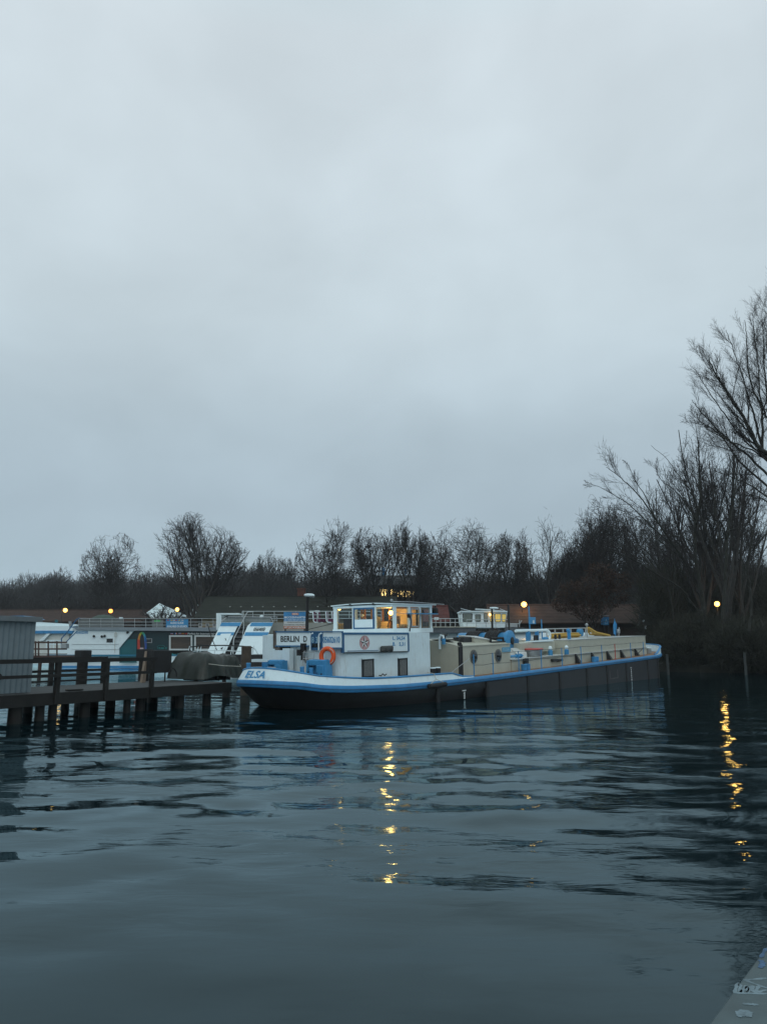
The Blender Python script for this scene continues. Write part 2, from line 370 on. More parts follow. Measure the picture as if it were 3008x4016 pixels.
def stroke(mb, pts, wpx):
    """one sprayed line: a smooth ribbon with round ends lying on the rail"""
    P = [gpt(*p) for p in pts]; n = len(P); Q = []
    for i in range(n - 1):
        p0, p1, p2, p3 = P[max(i - 1, 0)], P[i], P[i + 1], P[min(i + 2, n - 1)]
        for f in np.linspace(0, 1, 7)[:-1]: Q.append(.5 * ((2 * p1) + (p2 - p0) * f + (2 * p0 - 5 * p1 + 4 * p2 - p3) * f * f + (3 * p1 - p0 - 3 * p2 + p3) * f ** 3))
    Q.append(P[-1]); k = len(Q); z = Vector((0, 0, .00005 * SK[0])); SK[0] += 1; Lf = []; Rt = []
    for i in range(k):
        d = (Q[min(i + 1, k - 1)] - Q[max(i - 1, 0)]).normalized(); nn = Vector((-d.y, d.x, 0)); w_ = wpx * (.55 if i in (0, k - 1) else .85 + .25 * math.sin(i * 1.7))
        e = d * wpx * (-.5 if i == 0 else .5 if i == k - 1 else 0); Lf.append(Q[i] + nn * w_ + e + z); Rt.append(Q[i] - nn * w_ + e + z)
    mb.add(Lf + Rt, [(i, k + i, k + i + 1, i + 1) for i in range(k - 1)])
zz = lambda x, y: (2600 + x / 4.061, 3600 + y / 4.061)
for st in ([(1140, 1195), (1190, 1060), (1230, 1080), (1235, 1200), (1330, 1090), (1345, 1190), (1410, 1095)],
           [(1140, 1205), (1640, 1215)], [(1290, 1000), (1640, 970)], [(1320, 1010), (1640, 1120)], [(1430, 1095), (1450, 1190), (1640, 1160)], [(1480, 1180), (1520, 1100)]):
    stroke(mb, [zz(*p) for p in st], .0036)
stroke(mb, [zz(1290, 1380), zz(1400, 1386), zz(1500, 1392)], .0045)
c = [zz(1285 + 120 * math.cos(a) + 20 * math.cos(3 * a), 1545 + 70 * math.sin(a) + 14 * math.sin(2 * a)) for a in [k * PI / 8 for k in range(16)]]
for q_ in (0, 1, 2): stroke(mb, [zz(1190 + 8 * q_, 1520 + 28 * q_), zz(1290, 1490 + 36 * q_), zz(1405 - 8 * q_, 1525 + 26 * q_)], .0052)
mb.build('graffiti', GRAF, r)
mb = MB(); stroke(mb, [zz(1560, 690), zz(1590, 740), zz(1550, 800)], .006); stroke(mb, [zz(1640, 500), zz(1560, 640)], .004); mb.build('graffiti', GRAFB, r)
# ------------------------------------------------------------------ tank barge
WB = 2.655; LB = 34.54
barge = thing('tank_barge', 'long blue and white river tank barge ELSA with a lit wheelhouse and beige tank deck', 'barge', BO, mtx=BM)
def hw(s):
    s = min(max(s, 0), LB)
    if s < 6: return WB * (1 - (1 - s / 6) ** 2.2) ** (1 / 2.2)
    if s > LB - 4: return WB * max(0, 1 - ((s - LB + 4) / 4) ** 2.5) ** (1 / 2.5)
    return WB
def intp(x, tab):
    return float(np.interp(x, [a for a, _ in tab], [c for _, c in tab]))
ZT = [(0, .895), (.6, .83), (1.2, .715), (2, .65), (4, .575), (7, .535), (12, .52), (28, .52), (31.5, .54), (34.54, .66)]
ZU = [(0, 1.25), (.35, 1.17), (1.1, 1.0), (2, .9), (2.85, .835), (3.85, .815), (6.6, .775), (7.25, .76), (7.6, .62), (8.6, .59), (9.1, .525)]
zt = lambda s: intp(s, ZT)
ang = np.linspace(0, PI / 2, 26)
ss = sorted(set([round(6 * (1 - math.cos(a)), 4) for a in ang] + [round(x, 3) for x in np.arange(6.5, 30.4, .75)] + [round(LB - 4 + 4 * math.sin(a), 4) for a in ang]))
ss = [s for s in ss if s <= LB]
star = [(s, hw(s)) for s in ss]
ring = star + [(s, -w_) for s, w_ in star[::-1][1:-1]]        # closed outline, starboard then port
NRM = []
for i in range(len(ring)):
    a, c = ring[i - 1], ring[(i + 1) % len(ring)]; d = (c[0] - a[0], c[1] - a[1]); l = math.hypot(*d) or 1
    NRM.append((-d[1] / l, d[0] / l))
cx = 17
def off(i, d, z):
    s, t = ring[i]; n = NRM[i]
    if (n[0] * (s - cx) + n[1] * t * 4) < 0: n = (-n[0], -n[1])
    return B(s + n[0] * d, t + n[1] * d, z)
def belt(mb, levels, closed_top=False, closed_bot=False, rng=None, m=0, smooth=True):
    """levels: list of (offset fn, z fn) from bottom to top around the hull outline"""
    n = len(ring); idx = rng or list(range(n)); full = rng is None
    vs = []
    for of, zf in levels:
        for i in idx: s = ring[i][0]; vs.append(off(i, of(s), zf(s)))
    k = len(idx); fs = []
    for l in range(len(levels) - 1):
        for j in range(k if full else k - 1): j2 = (j + 1) % k; fs.append((l * k + j, (l + 1) * k + j, (l + 1) * k + j2, l * k + j2))
    if closed_top and full: fs.append(tuple(range((len(levels) - 1) * k, len(levels) * k))[::-1])
    if closed_bot and full: fs.append(tuple(range(k)))
    return mb.add(vs, fs, m, smooth)
K = lambda c: (lambda s: c)
under = lambda s: -.05 - 1.5 * math.exp(-s / 1.8) - .9 * math.exp(-(LB - s) / 1.6)
mb = MB()
belt(mb, [(lambda s: under(s) - .9, K(-1.3)), (lambda s: under(s) - .25, K(-.35)), (lambda s: -.05 - .7 * math.exp(-s / 1.8) - .45 * math.exp(-(LB - s) / 1.6), lambda s: .12), (K(-.06), lambda s: zt(s) - .2), (K(-.08), lambda s: zt(s) - .1)], closed_top=True, closed_bot=True)
hull = mb.build('hull', HULLD, barge)
# riveted plates and fender bars on the starboard side
HB = [6.13, 9.65, 13.19, 16.47, 19.71, 22.46, 25.4, 29.1, 31.03]
for a, c in zip(HB[1:-1], HB[2:]):
    mb = MB(); mb.box((a + .23, 2.61, -1.0), (c - .03, 2.622, .27), fr=B); mb.build('hull_plate', HULLP, hull)
for a in HB:
    mb = MB(); mb.box((a, 2.55, -1.0), (a + .2, 2.66, .3), fr=B, bev=.03); mb.build('fender_bar', BLACK, hull)
for s0, za, zb in ((7.85, -.19, .11), (26.1, -.68, .01)):
    mb = MB(); mb.box((s0, 2.628, zb - .03), (s0 + .28, 2.634, zb), fr=B)
    n = 6
    for k in range(n):
        z = za + (zb - za - .05) * k / n; mb.box((s0 + .09 + .03 * (k % 2), 2.628, z), (s0 + .2, 2.634, z + (zb - za) / n * .55), fr=B)
    mb.build('draught_mark', INKW, hull)
mb = MB(); mb.box((22.9, 2.628, -.42), (24.1, 2.634, -.39), fr=B); mb.box((22.9, 2.628, .0), (22.94, 2.634, -.39), fr=B); mb.box((24.06, 2.628, .0), (24.1, 2.634, -.39), fr=B); mb.build('load_line_frame', mat('faded_line_paint', (.13, .12, .12), .7, .3), hull)
# blue rubbing band
mb = MB()
belt(mb, [(K(-.07), lambda s: zt(s) - .2), (K(.0), lambda s: zt(s) - .205), (K(.03), lambda s: zt(s) - .17), (K(.03), lambda s: zt(s) - .045), (K(.0), zt), (K(-.1), zt)])
mb.build('rubbing_band', BLUE, barge)
mb = MB(); belt(mb, [(K(.032), lambda s: zt(s) - .13), (K(.05), lambda s: zt(s) - .12), (K(.05), lambda s: zt(s) - .1), (K(.032), lambda s: zt(s) - .09)]); mb.build('rubbing_strip', BLUED, barge)
# deck
mb = MB(); n = len(ring); mb.add([off(i, -.09, zt(ring[i][0]) - .012) for i in range(n)], [tuple(range(n))[::-1]]); mb.build('deck', RUSTD, barge)
# stern bulwark with blue cap; tumblehome grows towards the stern
th_ = lambda s: -.07 - .17 * math.exp(-s / 1.2)
N1 = len(star); fo = [i for i in range(N1) if star[i][0] <= 9.1]
path = [n - i for i in fo[::-1] if i > 0] + fo            # port side round the stern to starboard
zu = lambda s: intp(s, ZU)
mb = MB()
belt(mb, [(K(-.015), lambda s: zt(s) + .002), (th_, zu), (lambda s: th_(s) - .05, zu), (K(-.085), lambda s: zt(s) - .01)], rng=path)
bul = mb.build('stern_bulwark', WHITE, barge)
mb = MB()
belt(mb, [(lambda s: th_(s) + .02, lambda s: zu(s) - .035), (lambda s: th_(s) + .035, lambda s: zu(s) - .01), (lambda s: th_(s) + .02, lambda s: zu(s) + .018), (lambda s: th_(s) - .07, lambda s: zu(s) + .018), (lambda s: th_(s) - .07, lambda s: zu(s) - .03)], rng=path)
mb.build('bulwark_cap', BLUE, bul)
# ELSA on the stern
def surf(px, py, tlist=None):
    """point on the bulwark face under a photo pixel (outline walked in the barge frame)"""
    best = None; d = ray(px, py); c = Vector((0, 0, H))
    for k in range(len(path) - 1):
        i, j = path[k], path[k + 1]
        if not (-1.2 < ring[i][1] < 1.4 and ring[i][0] < 1): continue
        for q in (0, .25, .5, .75):
            a = off(i, -.02, 0).lerp(off(j, -.02, 0), q)
            for z in np.arange(.6, 1.3, .03):
                s = ring[i][0]; f = (z - zt(s)) / max(.05, zu(s) - zt(s))
                p = off(i, -.012 + f * (th_(s) + .015), z).lerp(off(j, -.012 + f * (th_(s) + .015), z), q)
                v = p - c; e = (v - d * (v.dot(d) / d.dot(d))).length
                if best is None or e < best[0]: best = (e, p)
    return best[1]
bl, br, tl = surf(964, 2661), surf(1038, 2666), surf(977, 2634)
ux = br - bl; uy = tl - bl; nn = ux.cross(uy).normalized()
mb = MB(); mb.text('ELSA', bl + nn * .03, ux, uy, depth=.012); mb.build('name_lettering', INKB, bul)
# bow bulwark
ZB = [(30.4, .56), (31.2, .62), (32.2, .92), (33.2, 1.02), (34.54, 1.12)]
fo = [i for i in range(N1) if star[i][0] >= 30.6]; pathb = fo + [n - i for i in fo[::-1] if i < N1 - 1]
zb = lambda s: intp(s, ZB); tb = lambda s: -.06 + .1 * (s - 30) / 4.5
mb = MB(); belt(mb, [(K(-.015), lambda s: zt(s) + .002), (tb, zb), (lambda s: tb(s) - .05, zb), (K(-.085), lambda s: zt(s) - .01)], rng=pathb); bb = mb.build('bow_bulwark', WHITE, barge)
mb = MB(); belt(mb, [(lambda s: tb(s) + .02, lambda s: zb(s) - .04), (lambda s: tb(s) + .035, lambda s: zb(s) - .01), (lambda s: tb(s) + .02, lambda s: zb(s) + .02), (lambda s: tb(s) - .08, lambda s: zb(s) + .02), (lambda s: tb(s) - .08, lambda s: zb(s) - .03)], rng=pathb); mb.build('bulwark_cap', BLUE, bb)

# ---- accommodation house
def loft(mb, pts, z0, z1, m=0, top=True):
    """plan polygon (s,t) extruded; z may be functions of s"""
    f0 = z0 if callable(z0) else K(z0); f1 = z1 if callable(z1) else K(z1); k = len(pts)
    vs = [B(s, t, f0(s)) for s, t in pts] + [B(s, t, f1(s)) for s, t in pts]
    fs = [(i, i + k, (i + 1) % k + k, (i + 1) % k) for i in range(k)]
    if top: fs += [tuple(range(k, 2 * k))[::-1], tuple(range(k))]
    return mb.add(vs, fs, m)
def rounded(s0, s1, t0, t1, r=.0, front=.0):
    P = []
    for c_s, c_t, a0, rr in ((s0 + r, t1 - r, PI / 2, r), (s1 - front, t1 - front, 0, front), (s1 - front, t0 + front, -PI / 2, front), (s0 + r, t0 + r, PI, r)):
        if rr == 0: P.append((c_s, c_t)); continue
        aa = [a0 + PI / 2 - k * PI / 2 / 6 for k in range(7)]
        P += [(c_s + rr * math.cos(a), c_t + rr * math.sin(a)) for a in aa]
    return P
mb = MB(); loft(mb, rounded(2.0, 7.1, -1.8, 1.8, .35, .05), .5, lambda s: 2.21 - .003 * (s - 2)); house = mb.build('deckhouse', WHITE, barge)
zp = lambda s: 1.66 - .022 * (s - 2)                             # underside of the name panels
ztp = lambda s: 2.235 - .014 * (s - 2)
T1 = 1.82
def pboard(mb, s0, s1, t, z0, z1, th=.03, m=0):
    f0 = z0 if callable(z0) else K(z0); f1 = z1 if callable(z1) else K(z1)
    mb.hexa([B(s0, t - th, f0(s0)), B(s1, t - th, f0(s1)), B(s1, t, f0(s1)), B(s0, t, f0(s0)), B(s0, t - th, f1(s0)), B(s1, t - th, f1(s1)), B(s1, t, f1(s1)), B(s0, t, f1(s0))][::1], m)
SL, SR = bt(1346, 2520, 1.85)[0], bt(1601, 2520, 1.85)[0]
mb = MB(); pboard(mb, SL, SR, 1.85, zp, ztp, .045); sidep = mb.build('side_board', WHITEC, barge)
mb = MB()
pboard(mb, SL - .04, SR + .02, 1.875, lambda s: ztp(s) - .035, lambda s: ztp(s) + .03, .08)
pboard(mb, SL - .06, SL + .03, 1.873, lambda s: zp(s) - .02, lambda s: ztp(s) - .035, .07)
pboard(mb, SR - .03, SR + .03, 1.873, lambda s: zp(s) - .02, lambda s: ztp(s) - .035, .07)
mb.build('board_frame', BLUED, sidep)
mb = MB(); pboard(mb, SL + .04, SR - .04, 1.87, lambda s: zp(s) - .035, lambda s: zp(s) - .005, .06); mb.build('board_ledge', DARKM, sidep)
mb = MB(); mb.tube([B(SL + .15, 1.9, 1.69), B(SL + 1.75, 1.9, 1.66)], .012, 6); mb.build('hand_bar', BLUED, sidep)
def ptext(mb, txt, pl, pr, pyb, pyt, t, m=0):
    """lettering on the plane t: photo box from (pl,pyb) to (pr,pyt)"""
    a = bt(pl, pyb, t); c = bt(pr, pyb, t); u = bt(pl, pyt, t)
    mb.text(txt, B(a[0], t, a[1]), B(c[0], t, c[1]) - B(a[0], t, a[1]), B(u[0], t, u[1]) - B(a[0], t, a[1]), m, .004)
mb = MB()
ptext(mb, 'L. 34,54', 1540, 1588, 2513, 2496, 1.853); mb.build('dimension_lettering', INKB, sidep); mb = MB()
ptext(mb, 'B.   5,31', 1540, 1588, 2536, 2519, 1.853)
mb.build('dimension_lettering', INKB, sidep)
# star emblem
sc_, zc_ = bt(1430, 2521, 1.853); es = abs(bt(1450, 2521, 1.853)[0] - sc_); ez = bt(1430, 2493, 1.853)[1] - zc_
mb = MB(); k = 28; mb.add([B(sc_ + es * math.cos(2 * PI * i / k), 1.8535, zc_ + ez * math.sin(2 * PI * i / k)) for i in range(k)], [tuple(range(k))])
disc = mb.build('emblem_disc', mat('faded_pink_paint', (.5, .3, .3), .6, .2, 6), sidep)
mb = MB(); cc = B(sc_, 1.8605, zc_)
for i in range(5):
    a = PI / 2 + 2 * PI * i / 5; tip = B(sc_ + es * .97 * math.cos(a), 1.8575, zc_ + ez * .97 * math.sin(a))
    for sg, mi in ((-1, 0), (1, 1)):
        b_ = a + sg * PI / 5; q = B(sc_ + es * .36 * math.cos(b_), 1.8575, zc_ + ez * .36 * math.sin(b_)); mb.add([cc, tip, q], [(0, 1, 2) if sg > 0 else (0, 2, 1)], mi)
mb.build('emblem_star', [INKW, INK], disc)
# windows with net curtains
for (xa, xb, ya, yb) in ((1422, 1465, 2589, 2654), (1563, 1597, 2585, 2650)):
    s0, z1 = bt(xa, ya, 1.82); s1, z0 = bt(xb, yb, 1.82)
    mb = MB(); mb.box((s0 - .03, 1.8, z0 - .03), (s1 + .03, 1.83, z1 + .02), fr=B); wn = mb.build('window', DARKM, barge)
    mb = MB(); mb.box((s0 + .02, 1.83, z0 + .02), (s1 - .02, 1.836, z1 - .02), fr=B); mb.build('pane', DARKG, wn)
    mb = MB(); kk = 11
    for i in range(kk):
        a = s0 + .05 + (s1 - s0 - .1) * i / kk; mb.box((a, 1.837, z0 + .03), (a + (s1 - s0 - .1) / kk * .6, 1.841, z1 - .03), fr=B)
    mb.build('curtain', mat('net_curtain_dim', (.2, .21, .21), .9, .3, 20), wn)
    mb = MB(); mb.box((s0 - .06, 1.82, z1 + .02), (s1 + .06, 1.88, z1 + .05), fr=B); mb.build('rain_hood', WHITE, wn)
# dark bundle on the ledge
mb = MB()
s0, z0 = bt(1491, 2559, 1.93); s1, _ = bt(1546, 2559, 1.93)
mb.box((s0 + .05, 1.86, z0 + .02), (s1 - .08, 2.0, z0 + .2), fr=B, bev=.06)
for s_ in (s0 + .12, s0 + .35, s1 - .2): mb.ball(B(s_, 1.95, z0 + .06), .07, 8)
solo(mb, 'tarp_bundle', mat('dark_bundle_cloth', (.06, .063, .062), .8, .3, 8, bump=.4), 'small dark grey bundle on the ledge under the star board', 'bundle')
# rust runs and fittings
mb = MB(); mb.box((6.95, 1.801, .55), (7.05, 1.806, 1.5), fr=B); mb.build('seam_strip', WHITE, house)
mb = MB(); mb.tube([B(3.75, 1.95, .86), B(3.85, 1.95, .84), B(3.95, 1.95, .9), B(4.05, 1.95, .84), B(4.15, 1.95, .88)], .018, 6); mb.build('cleat', DARKM, barge)

# ---- aft boards: BERLIN D, blue board, registration board
def aft(mb, pl, pr, pt, pb, s, th=.03, m=0):
    def q(px, py):
        d = ray(px, py); c = Vector((0, 0, H)) - BO; k_ = (s - c.dot(AX)) / d.dot(AX); v = c + d * k_; return v.dot(PE), v.dot(UP)
    a = q(pl, pt); b_ = q(pr, pt); c_ = q(pl, pb); d_ = q(pr, pb)
    mb.hexa([B(s, *c_), B(s + th, *c_), B(s + th, *d_), B(s, *d_), B(s, *a), B(s + th, *a), B(s + th, *b_), B(s, *b_)], m)
    return B(s, *c_), B(s, *d_), B(s, *a)
def aftbox(mb, px0, px1, py0, py1, s, th, m=0): return aft(mb, px0, px1, py0, py1, s, th, m)
mb = MB(); aft(mb, 1082, 1217, 2480, 2534, 1.9); bd = mb.build('stern_board', WHITEC, barge)
mb = MB(); aft(mb, 1079, 1342, 2476, 2481, 1.87, .06); aft(mb, 1079, 1217, 2532, 2537, 1.87, .06); aft(mb, 1262, 1342, 2540, 2545, 1.87, .06); aft(mb, 1258, 1264, 2481, 2541, 1.875, .05); mb.build('board_frame', BLUED, bd)
mb = MB(); a = aft(MB(), 1101, 1173, 2495, 2518, 1.893); mb.text('BERLIN', a[0], a[1] - a[0], a[2] - a[0], depth=.004); mb.build('port_lettering', INK, bd); mb = MB(); a = aft(MB(), 1190, 1204, 2495, 2518, 1.893); mb.text('D', a[0], a[1] - a[0], a[2] - a[0], depth=.004); mb.build('port_lettering', INK, bd)
mb = MB(); aft(mb, 1217, 1262, 2480, 2550, 1.9); gt = mb.build('blue_gate', BLUED, barge)
mb = MB(); a = aft(MB(), 1222, 1257, 2498, 2522, 1.893); mb.text('8 33', a[0], a[1] - a[0], a[2] - a[0], depth=.004); mb.build('gate_lettering', INKL, gt)
mb = MB(); aft(mb, 1223, 1258, 2524, 2540, 1.89, .012); mb.build('gate_opening', DARKG, gt)
mb = MB(); aft(mb, 1263, 1338, 2482, 2541, 1.9); rg = mb.build('registration_board', WHITEC, barge)
mb = MB(); a = aft(MB(), 1267, 1333, 2497, 2522, 1.893); mb.text('05602610', a[0], a[1] - a[0], a[2] - a[0] + AX * 0, depth=.004); mb.build('registration_lettering', INKB, rg)
mb = MB(); aft(mb, 1071, 1082, 2474, 2545, 1.88, .06); aft(mb, 1078, 1096, 2540, 2550, 1.88, .06); mb.build('board_post', mat('rusty_post', (.1, .085, .075), .8, .3), barge)
# aft bulkhead to port and its white post
mb = MB(); aft(mb, 1046, 1135, 2551, 2645, 1.75, .08); aft(mb, 1046, 1060, 2551, 2645, 1.74, .5); mb.build('aft_bulkhead', WHITE, barge)
mb = MB(); t0, t1 = -.36, -.06; loft(mb, [(1.66, t0), (1.66, t1), (1.85, t1), (1.85, t0)], .6, 1.78); mb.build('bulkhead_post', WHITE, barge)
mb = MB(); aft(mb, 1096, 1135, 2537, 2551, 1.95, .05); mb.build('stair_well_shade', DARKG, barge)  # dark sheet standing in for the shaded recess under the stern board
# white gooseneck pipes on the aft boards
for px in (1216, 1250):
    mb = MB(); q = aft(MB(), px, px + 12, 2484, 2552, 1.8); b0 = q[0]; tp = q[2]; mb.tube([b0, b0.lerp(tp, .8), tp.lerp(b0, .06) + (q[1] - q[0]) * .2, tp + (q[1] - q[0]) * .9], .024, 6); mb.build('handrail', WHITEC, barge)
# ladder on the aft wall
mb = MB(); qa = aft(MB(), 1184, 1226, 2555, 2630, 1.7); bl_, br_, tl_ = qa; tr_ = tl_ + (br_ - bl_); sh = (br_ - bl_) * .35
mb.tube([bl_, tl_ + sh * .55, tl_ + sh], .014, 6); mb.tube([br_, tr_ + sh * .55, tr_ + sh], .014, 6)
for k in (.28, .62, .94): mb.tube([bl_.lerp(tl_ + sh * .6, k), br_.lerp(tr_ + sh * .6, k)], .011, 6)
mb.build('ladder', GALV, barge)
mb = MB(); q = aft(MB(), 1163, 1195, 2556, 2572, 1.72, .08); aft(mb, 1163, 1176, 2548, 2572, 1.72, .1); aft(mb, 1178, 1194, 2524, 2560, 1.8, .1); aft(mb, 1180, 1190, 2562, 2590, 1.74, .06); mb.build('deck_lamp', BLACK, barge)
mb = MB(); mb.ball(aft(MB(), 1201, 1202, 2587, 2588, 1.85)[0], .07, 10, sz=1.5); mb.build('wall_light', GREYM, barge)
# lifebuoy hanging on the aft corner
q = aft(MB(), 1284, 1285, 2573, 2574, 1.72)[0]
lb = thing('lifebuoy', 'orange lifebuoy with white grab lines hung on the white stern cabin', 'lifebuoy', q)
mb = MB(); R_ = .205; tor = []
dirx = (PE * .95 + AX * .32).normalized()
cen = q
P = [cen + dirx * (R_ * math.cos(a)) + UP * (R_ * 1.12 * math.sin(a)) for a in [2 * PI * k / 28 for k in range(28)]]
mb.tube(P, .072, 10, closed=True); mb.build('ring', ORANGE, lb)
nrm = dirx.cross(UP)
for a0 in (PI * .25, PI * .75, PI * 1.25, PI * 1.75):
    pp = [cen + dirx * ((R_ + .02 + .05 * math.cos(u * 3)) * math.cos(a0 + u)) + UP * ((R_ * 1.1 + .02) * math.sin(a0 + u)) + nrm * .075 for u in (-.35, -.2, 0, .2, .35)]
    mb = MB(); mb.tube(pp, .011, 5); mb.build('grab_line', ROPE, lb)
# winches
def frame_at(s, t, z): return lambda x, y, zz: B(s + x, t + y, z + zz)
def winch(s, t, z, sc_=1.0):
    wr = []
    f0 = frame_at(s, t, z); f = lambda x, y, zz: f0(x * .6, y, zz)
    mb = MB(); mb.hexa([f(-.3 * sc_, -.36 * sc_, 0), f(.3 * sc_, -.36 * sc_, 0), f(.3 * sc_, -.3 * sc_, 0), f(-.3 * sc_, -.3 * sc_, 0), f(-.2 * sc_, -.36 * sc_, .75 * sc_), f(.2 * sc_, -.36 * sc_, .75 * sc_), f(.2 * sc_, -.3 * sc_, .75 * sc_), f(-.2 * sc_, -.3 * sc_, .75 * sc_)])
    mb.hexa([f(-.3 * sc_, .3 * sc_, 0), f(.3 * sc_, .3 * sc_, 0), f(.3 * sc_, .36 * sc_, 0), f(-.3 * sc_, .36 * sc_, 0), f(-.2 * sc_, .3 * sc_, .75 * sc_), f(.2 * sc_, .3 * sc_, .75 * sc_), f(.2 * sc_, .36 * sc_, .75 * sc_), f(-.2 * sc_, .36 * sc_, .75 * sc_)])
    mb.box((-.22 * sc_, -.3 * sc_, .6 * sc_), (.22 * sc_, .3 * sc_, .77 * sc_), fr=f, bev=.05); mb.box((-.28 * sc_, .02 * sc_, .3 * sc_), (-.1 * sc_, .3 * sc_, .62 * sc_), fr=f, bev=.03); mb.box((.1 * sc_, -.3 * sc_, .05 * sc_), (.2 * sc_, .3 * sc_, .6 * sc_), fr=f)
    wn = mb.build('anchor_winch', SKYB, barge)
    mb = MB(); mb.lathe(f(0, -.3 * sc_, .3 * sc_), PE, [(.1, 0), (.22, .01), (.22, .04), (.13, .05), (.13, .5 * sc_), (.22, .51 * sc_), (.22, .55 * sc_), (.1, .56 * sc_)], 14); mb.build('winch_drum', BLACK, wn)
    mb = MB(); mb.tube([f(-.3 * sc_, -.2 * sc_, .35 * sc_), f(-.34 * sc_, 0, .45 * sc_), f(-.33 * sc_, .12 * sc_, .2 * sc_)], .02, 6); mb.lathe(f(-.3 * sc_, .02, .3 * sc_), -AX, [(.02, 0), (.16, .01), (.16, .035), (.02, .04)], 10); mb.build('brake_lever', BLUED, wn)
winch(1.64, 1.2, .6, 1.1)
winch(1.4, -.36, .7, .95)
# bollards (each its own part)
def bollard(s, t, z, h, r, m, capm):
    mb = MB(); mb.lathe(B(s, t, z), UP, [(r, 0), (r, h)], 14); bo = mb.build('bollard', m, barge)
    mb = MB(); mb.lathe(B(s, t, z + h + .001), UP, [(r * 1.06, 0), (r * 1.08, .02), (r * .9, .035)], 14); mb.build('bollard_cap', capm, bo)
for px, py in ((1698, 2637), (1717, 2637)):
    s, z = bt(px, py, 2.3); bollard(s, 2.3, .5, .45, .1, BLACK, WHITE)
mb = MB(); s, z = bt(1672, 2640, 2.25); mb.box((s - .25, 2.1, .5), (s + .45, 2.42, .74), fr=B, bev=.04); mb.build('mooring_chock', BLACK, barge)
for px, py, t in ((1062, 2630, 1.0), (1184, 2640, 1.75), (1221, 2645, 1.9)):
    s, z = bt(px, py, t)
for s, t, z, h, r in ((.8, -1.02, .6, .72, .07), (.55, -.06, .6, .86, .085), (.95, 1.12, .6, .63, .065), (1.15, 1.3, .6, .59, .065)):
    bollard(s, t, z, h, r, BLUE, SKYB)
mb = MB(); a = aft(MB(), 986, 1039, 2586, 2597, .15, .1); aft(mb, 986, 1039, 2586, 2597, .15, .12); mb.build('stern_plank', WHITE, barge)
# basket of rope and gear on the stern, with hoop rails
q = B(.75, -.35, .78)
mb = MB()
for zz, rr in ((.42, .5), (.05, .36)): mb.tube([B(.75 + rr * .55 * math.sin(a), -.35 + rr * math.cos(a), .8 + zz) for a in [2 * PI * k / 20 for k in range(20)]], .014, 6, closed=True)
for k in range(8): a = 2 * PI * k / 8; mb.tube([B(.75 + .36 * .55 * math.sin(a), -.35 + .36 * math.cos(a), .85), B(.75 + .5 * .55 * math.sin(a), -.35 + .5 * math.cos(a), 1.22)], .01, 5)
bk = solo(mb, 'wire_basket', GALV, 'wire basket of dark gear standing on the barge stern', 'basket')
mb = MB()
for k in range(5): mb.tube([B(.75 + (.2 + .02 * k) * .5 * math.sin(a), -.35 + (.26 + .012 * k) * math.cos(a), .84 + .055 * k + .02 * math.sin(3 * a)) for a in [2 * PI * j / 18 for j in range(18)]], .035, 6, closed=True)
solo(mb, 'rope_coil', BLACK, 'coil of black hose lying in the wire basket', 'coil')
mb = MB(); mb.box((.5, .1, .78), (.9, .5, .86), fr=B, bev=.02); mb.box((.55, .15, .86), (.85, .45, .98), fr=B, bev=.03); mb.build('deck_hatch', DARKM, barge)

# ---- wheelhouse
def q_aft(px, py, s):
    d = ray(px, py); c = Vector((0, 0, H)) - BO; k_ = (s - c.dot(AX)) / d.dot(AX); v = c + d * k_; return v.dot(PE), v.dot(UP)
WS0, WS1, WT = 5.42, 7.95, 1.36; WZ0, WZ1 = 2.22, 3.2
wh = None
mb = MB(); loft(mb, [(WS0 - .02, -WT - .02), (WS0 - .02, WT + .02), (WS1 + .02, WT + .02), (WS1 + .02, -WT - .02)], 2.2, 2.36); wh = mb.build('wheelhouse', WHITEC, barge)
def plank(mb, a, b_, m=0): mb.box(a, b_, fr=B, m=m)
mb = MB()
aftw = [q_aft(px, 2420, WS0)[0] for px in (1312, 1321, 1381, 1386, 1469, 1474, 1540, 1549)]
aftw[0] = -WT; aftw[-1] = WT
for a, c in ((0, 1), (2, 3), (4, 5), (6, 7)): plank(mb, (WS0, aftw[a], 2.36), (WS0 + .08, aftw[c], 3.12))
sidew = [bt(px, 2420, WT)[0] for px in (1549, 1555, 1603, 1610, 1645, 1651, 1688, 1694)]
sidew[0] = WS0 + .08; sidew[-1] = WS1
for a, c in ((0, 1), (2, 3), (4, 5), (6, 7)): plank(mb, (sidew[a], WT - .08, 2.36), (sidew[c], WT, 3.12))
for s_ in (WS0 + .08, 6.7, WS1 - .08): plank(mb, (s_, -WT, 2.36), (s_ + .08, -WT + .08, 3.12))
for t_ in (-.5, .4): plank(mb, (WS1 - .08, t_, 2.36), (WS1, t_ + .08, 3.12))
plank(mb, (WS0 - .01, -WT - .01, 3.12), (WS1 + .01, WT + .01, 3.2))
mb.build('window_posts', WHITEC, wh)
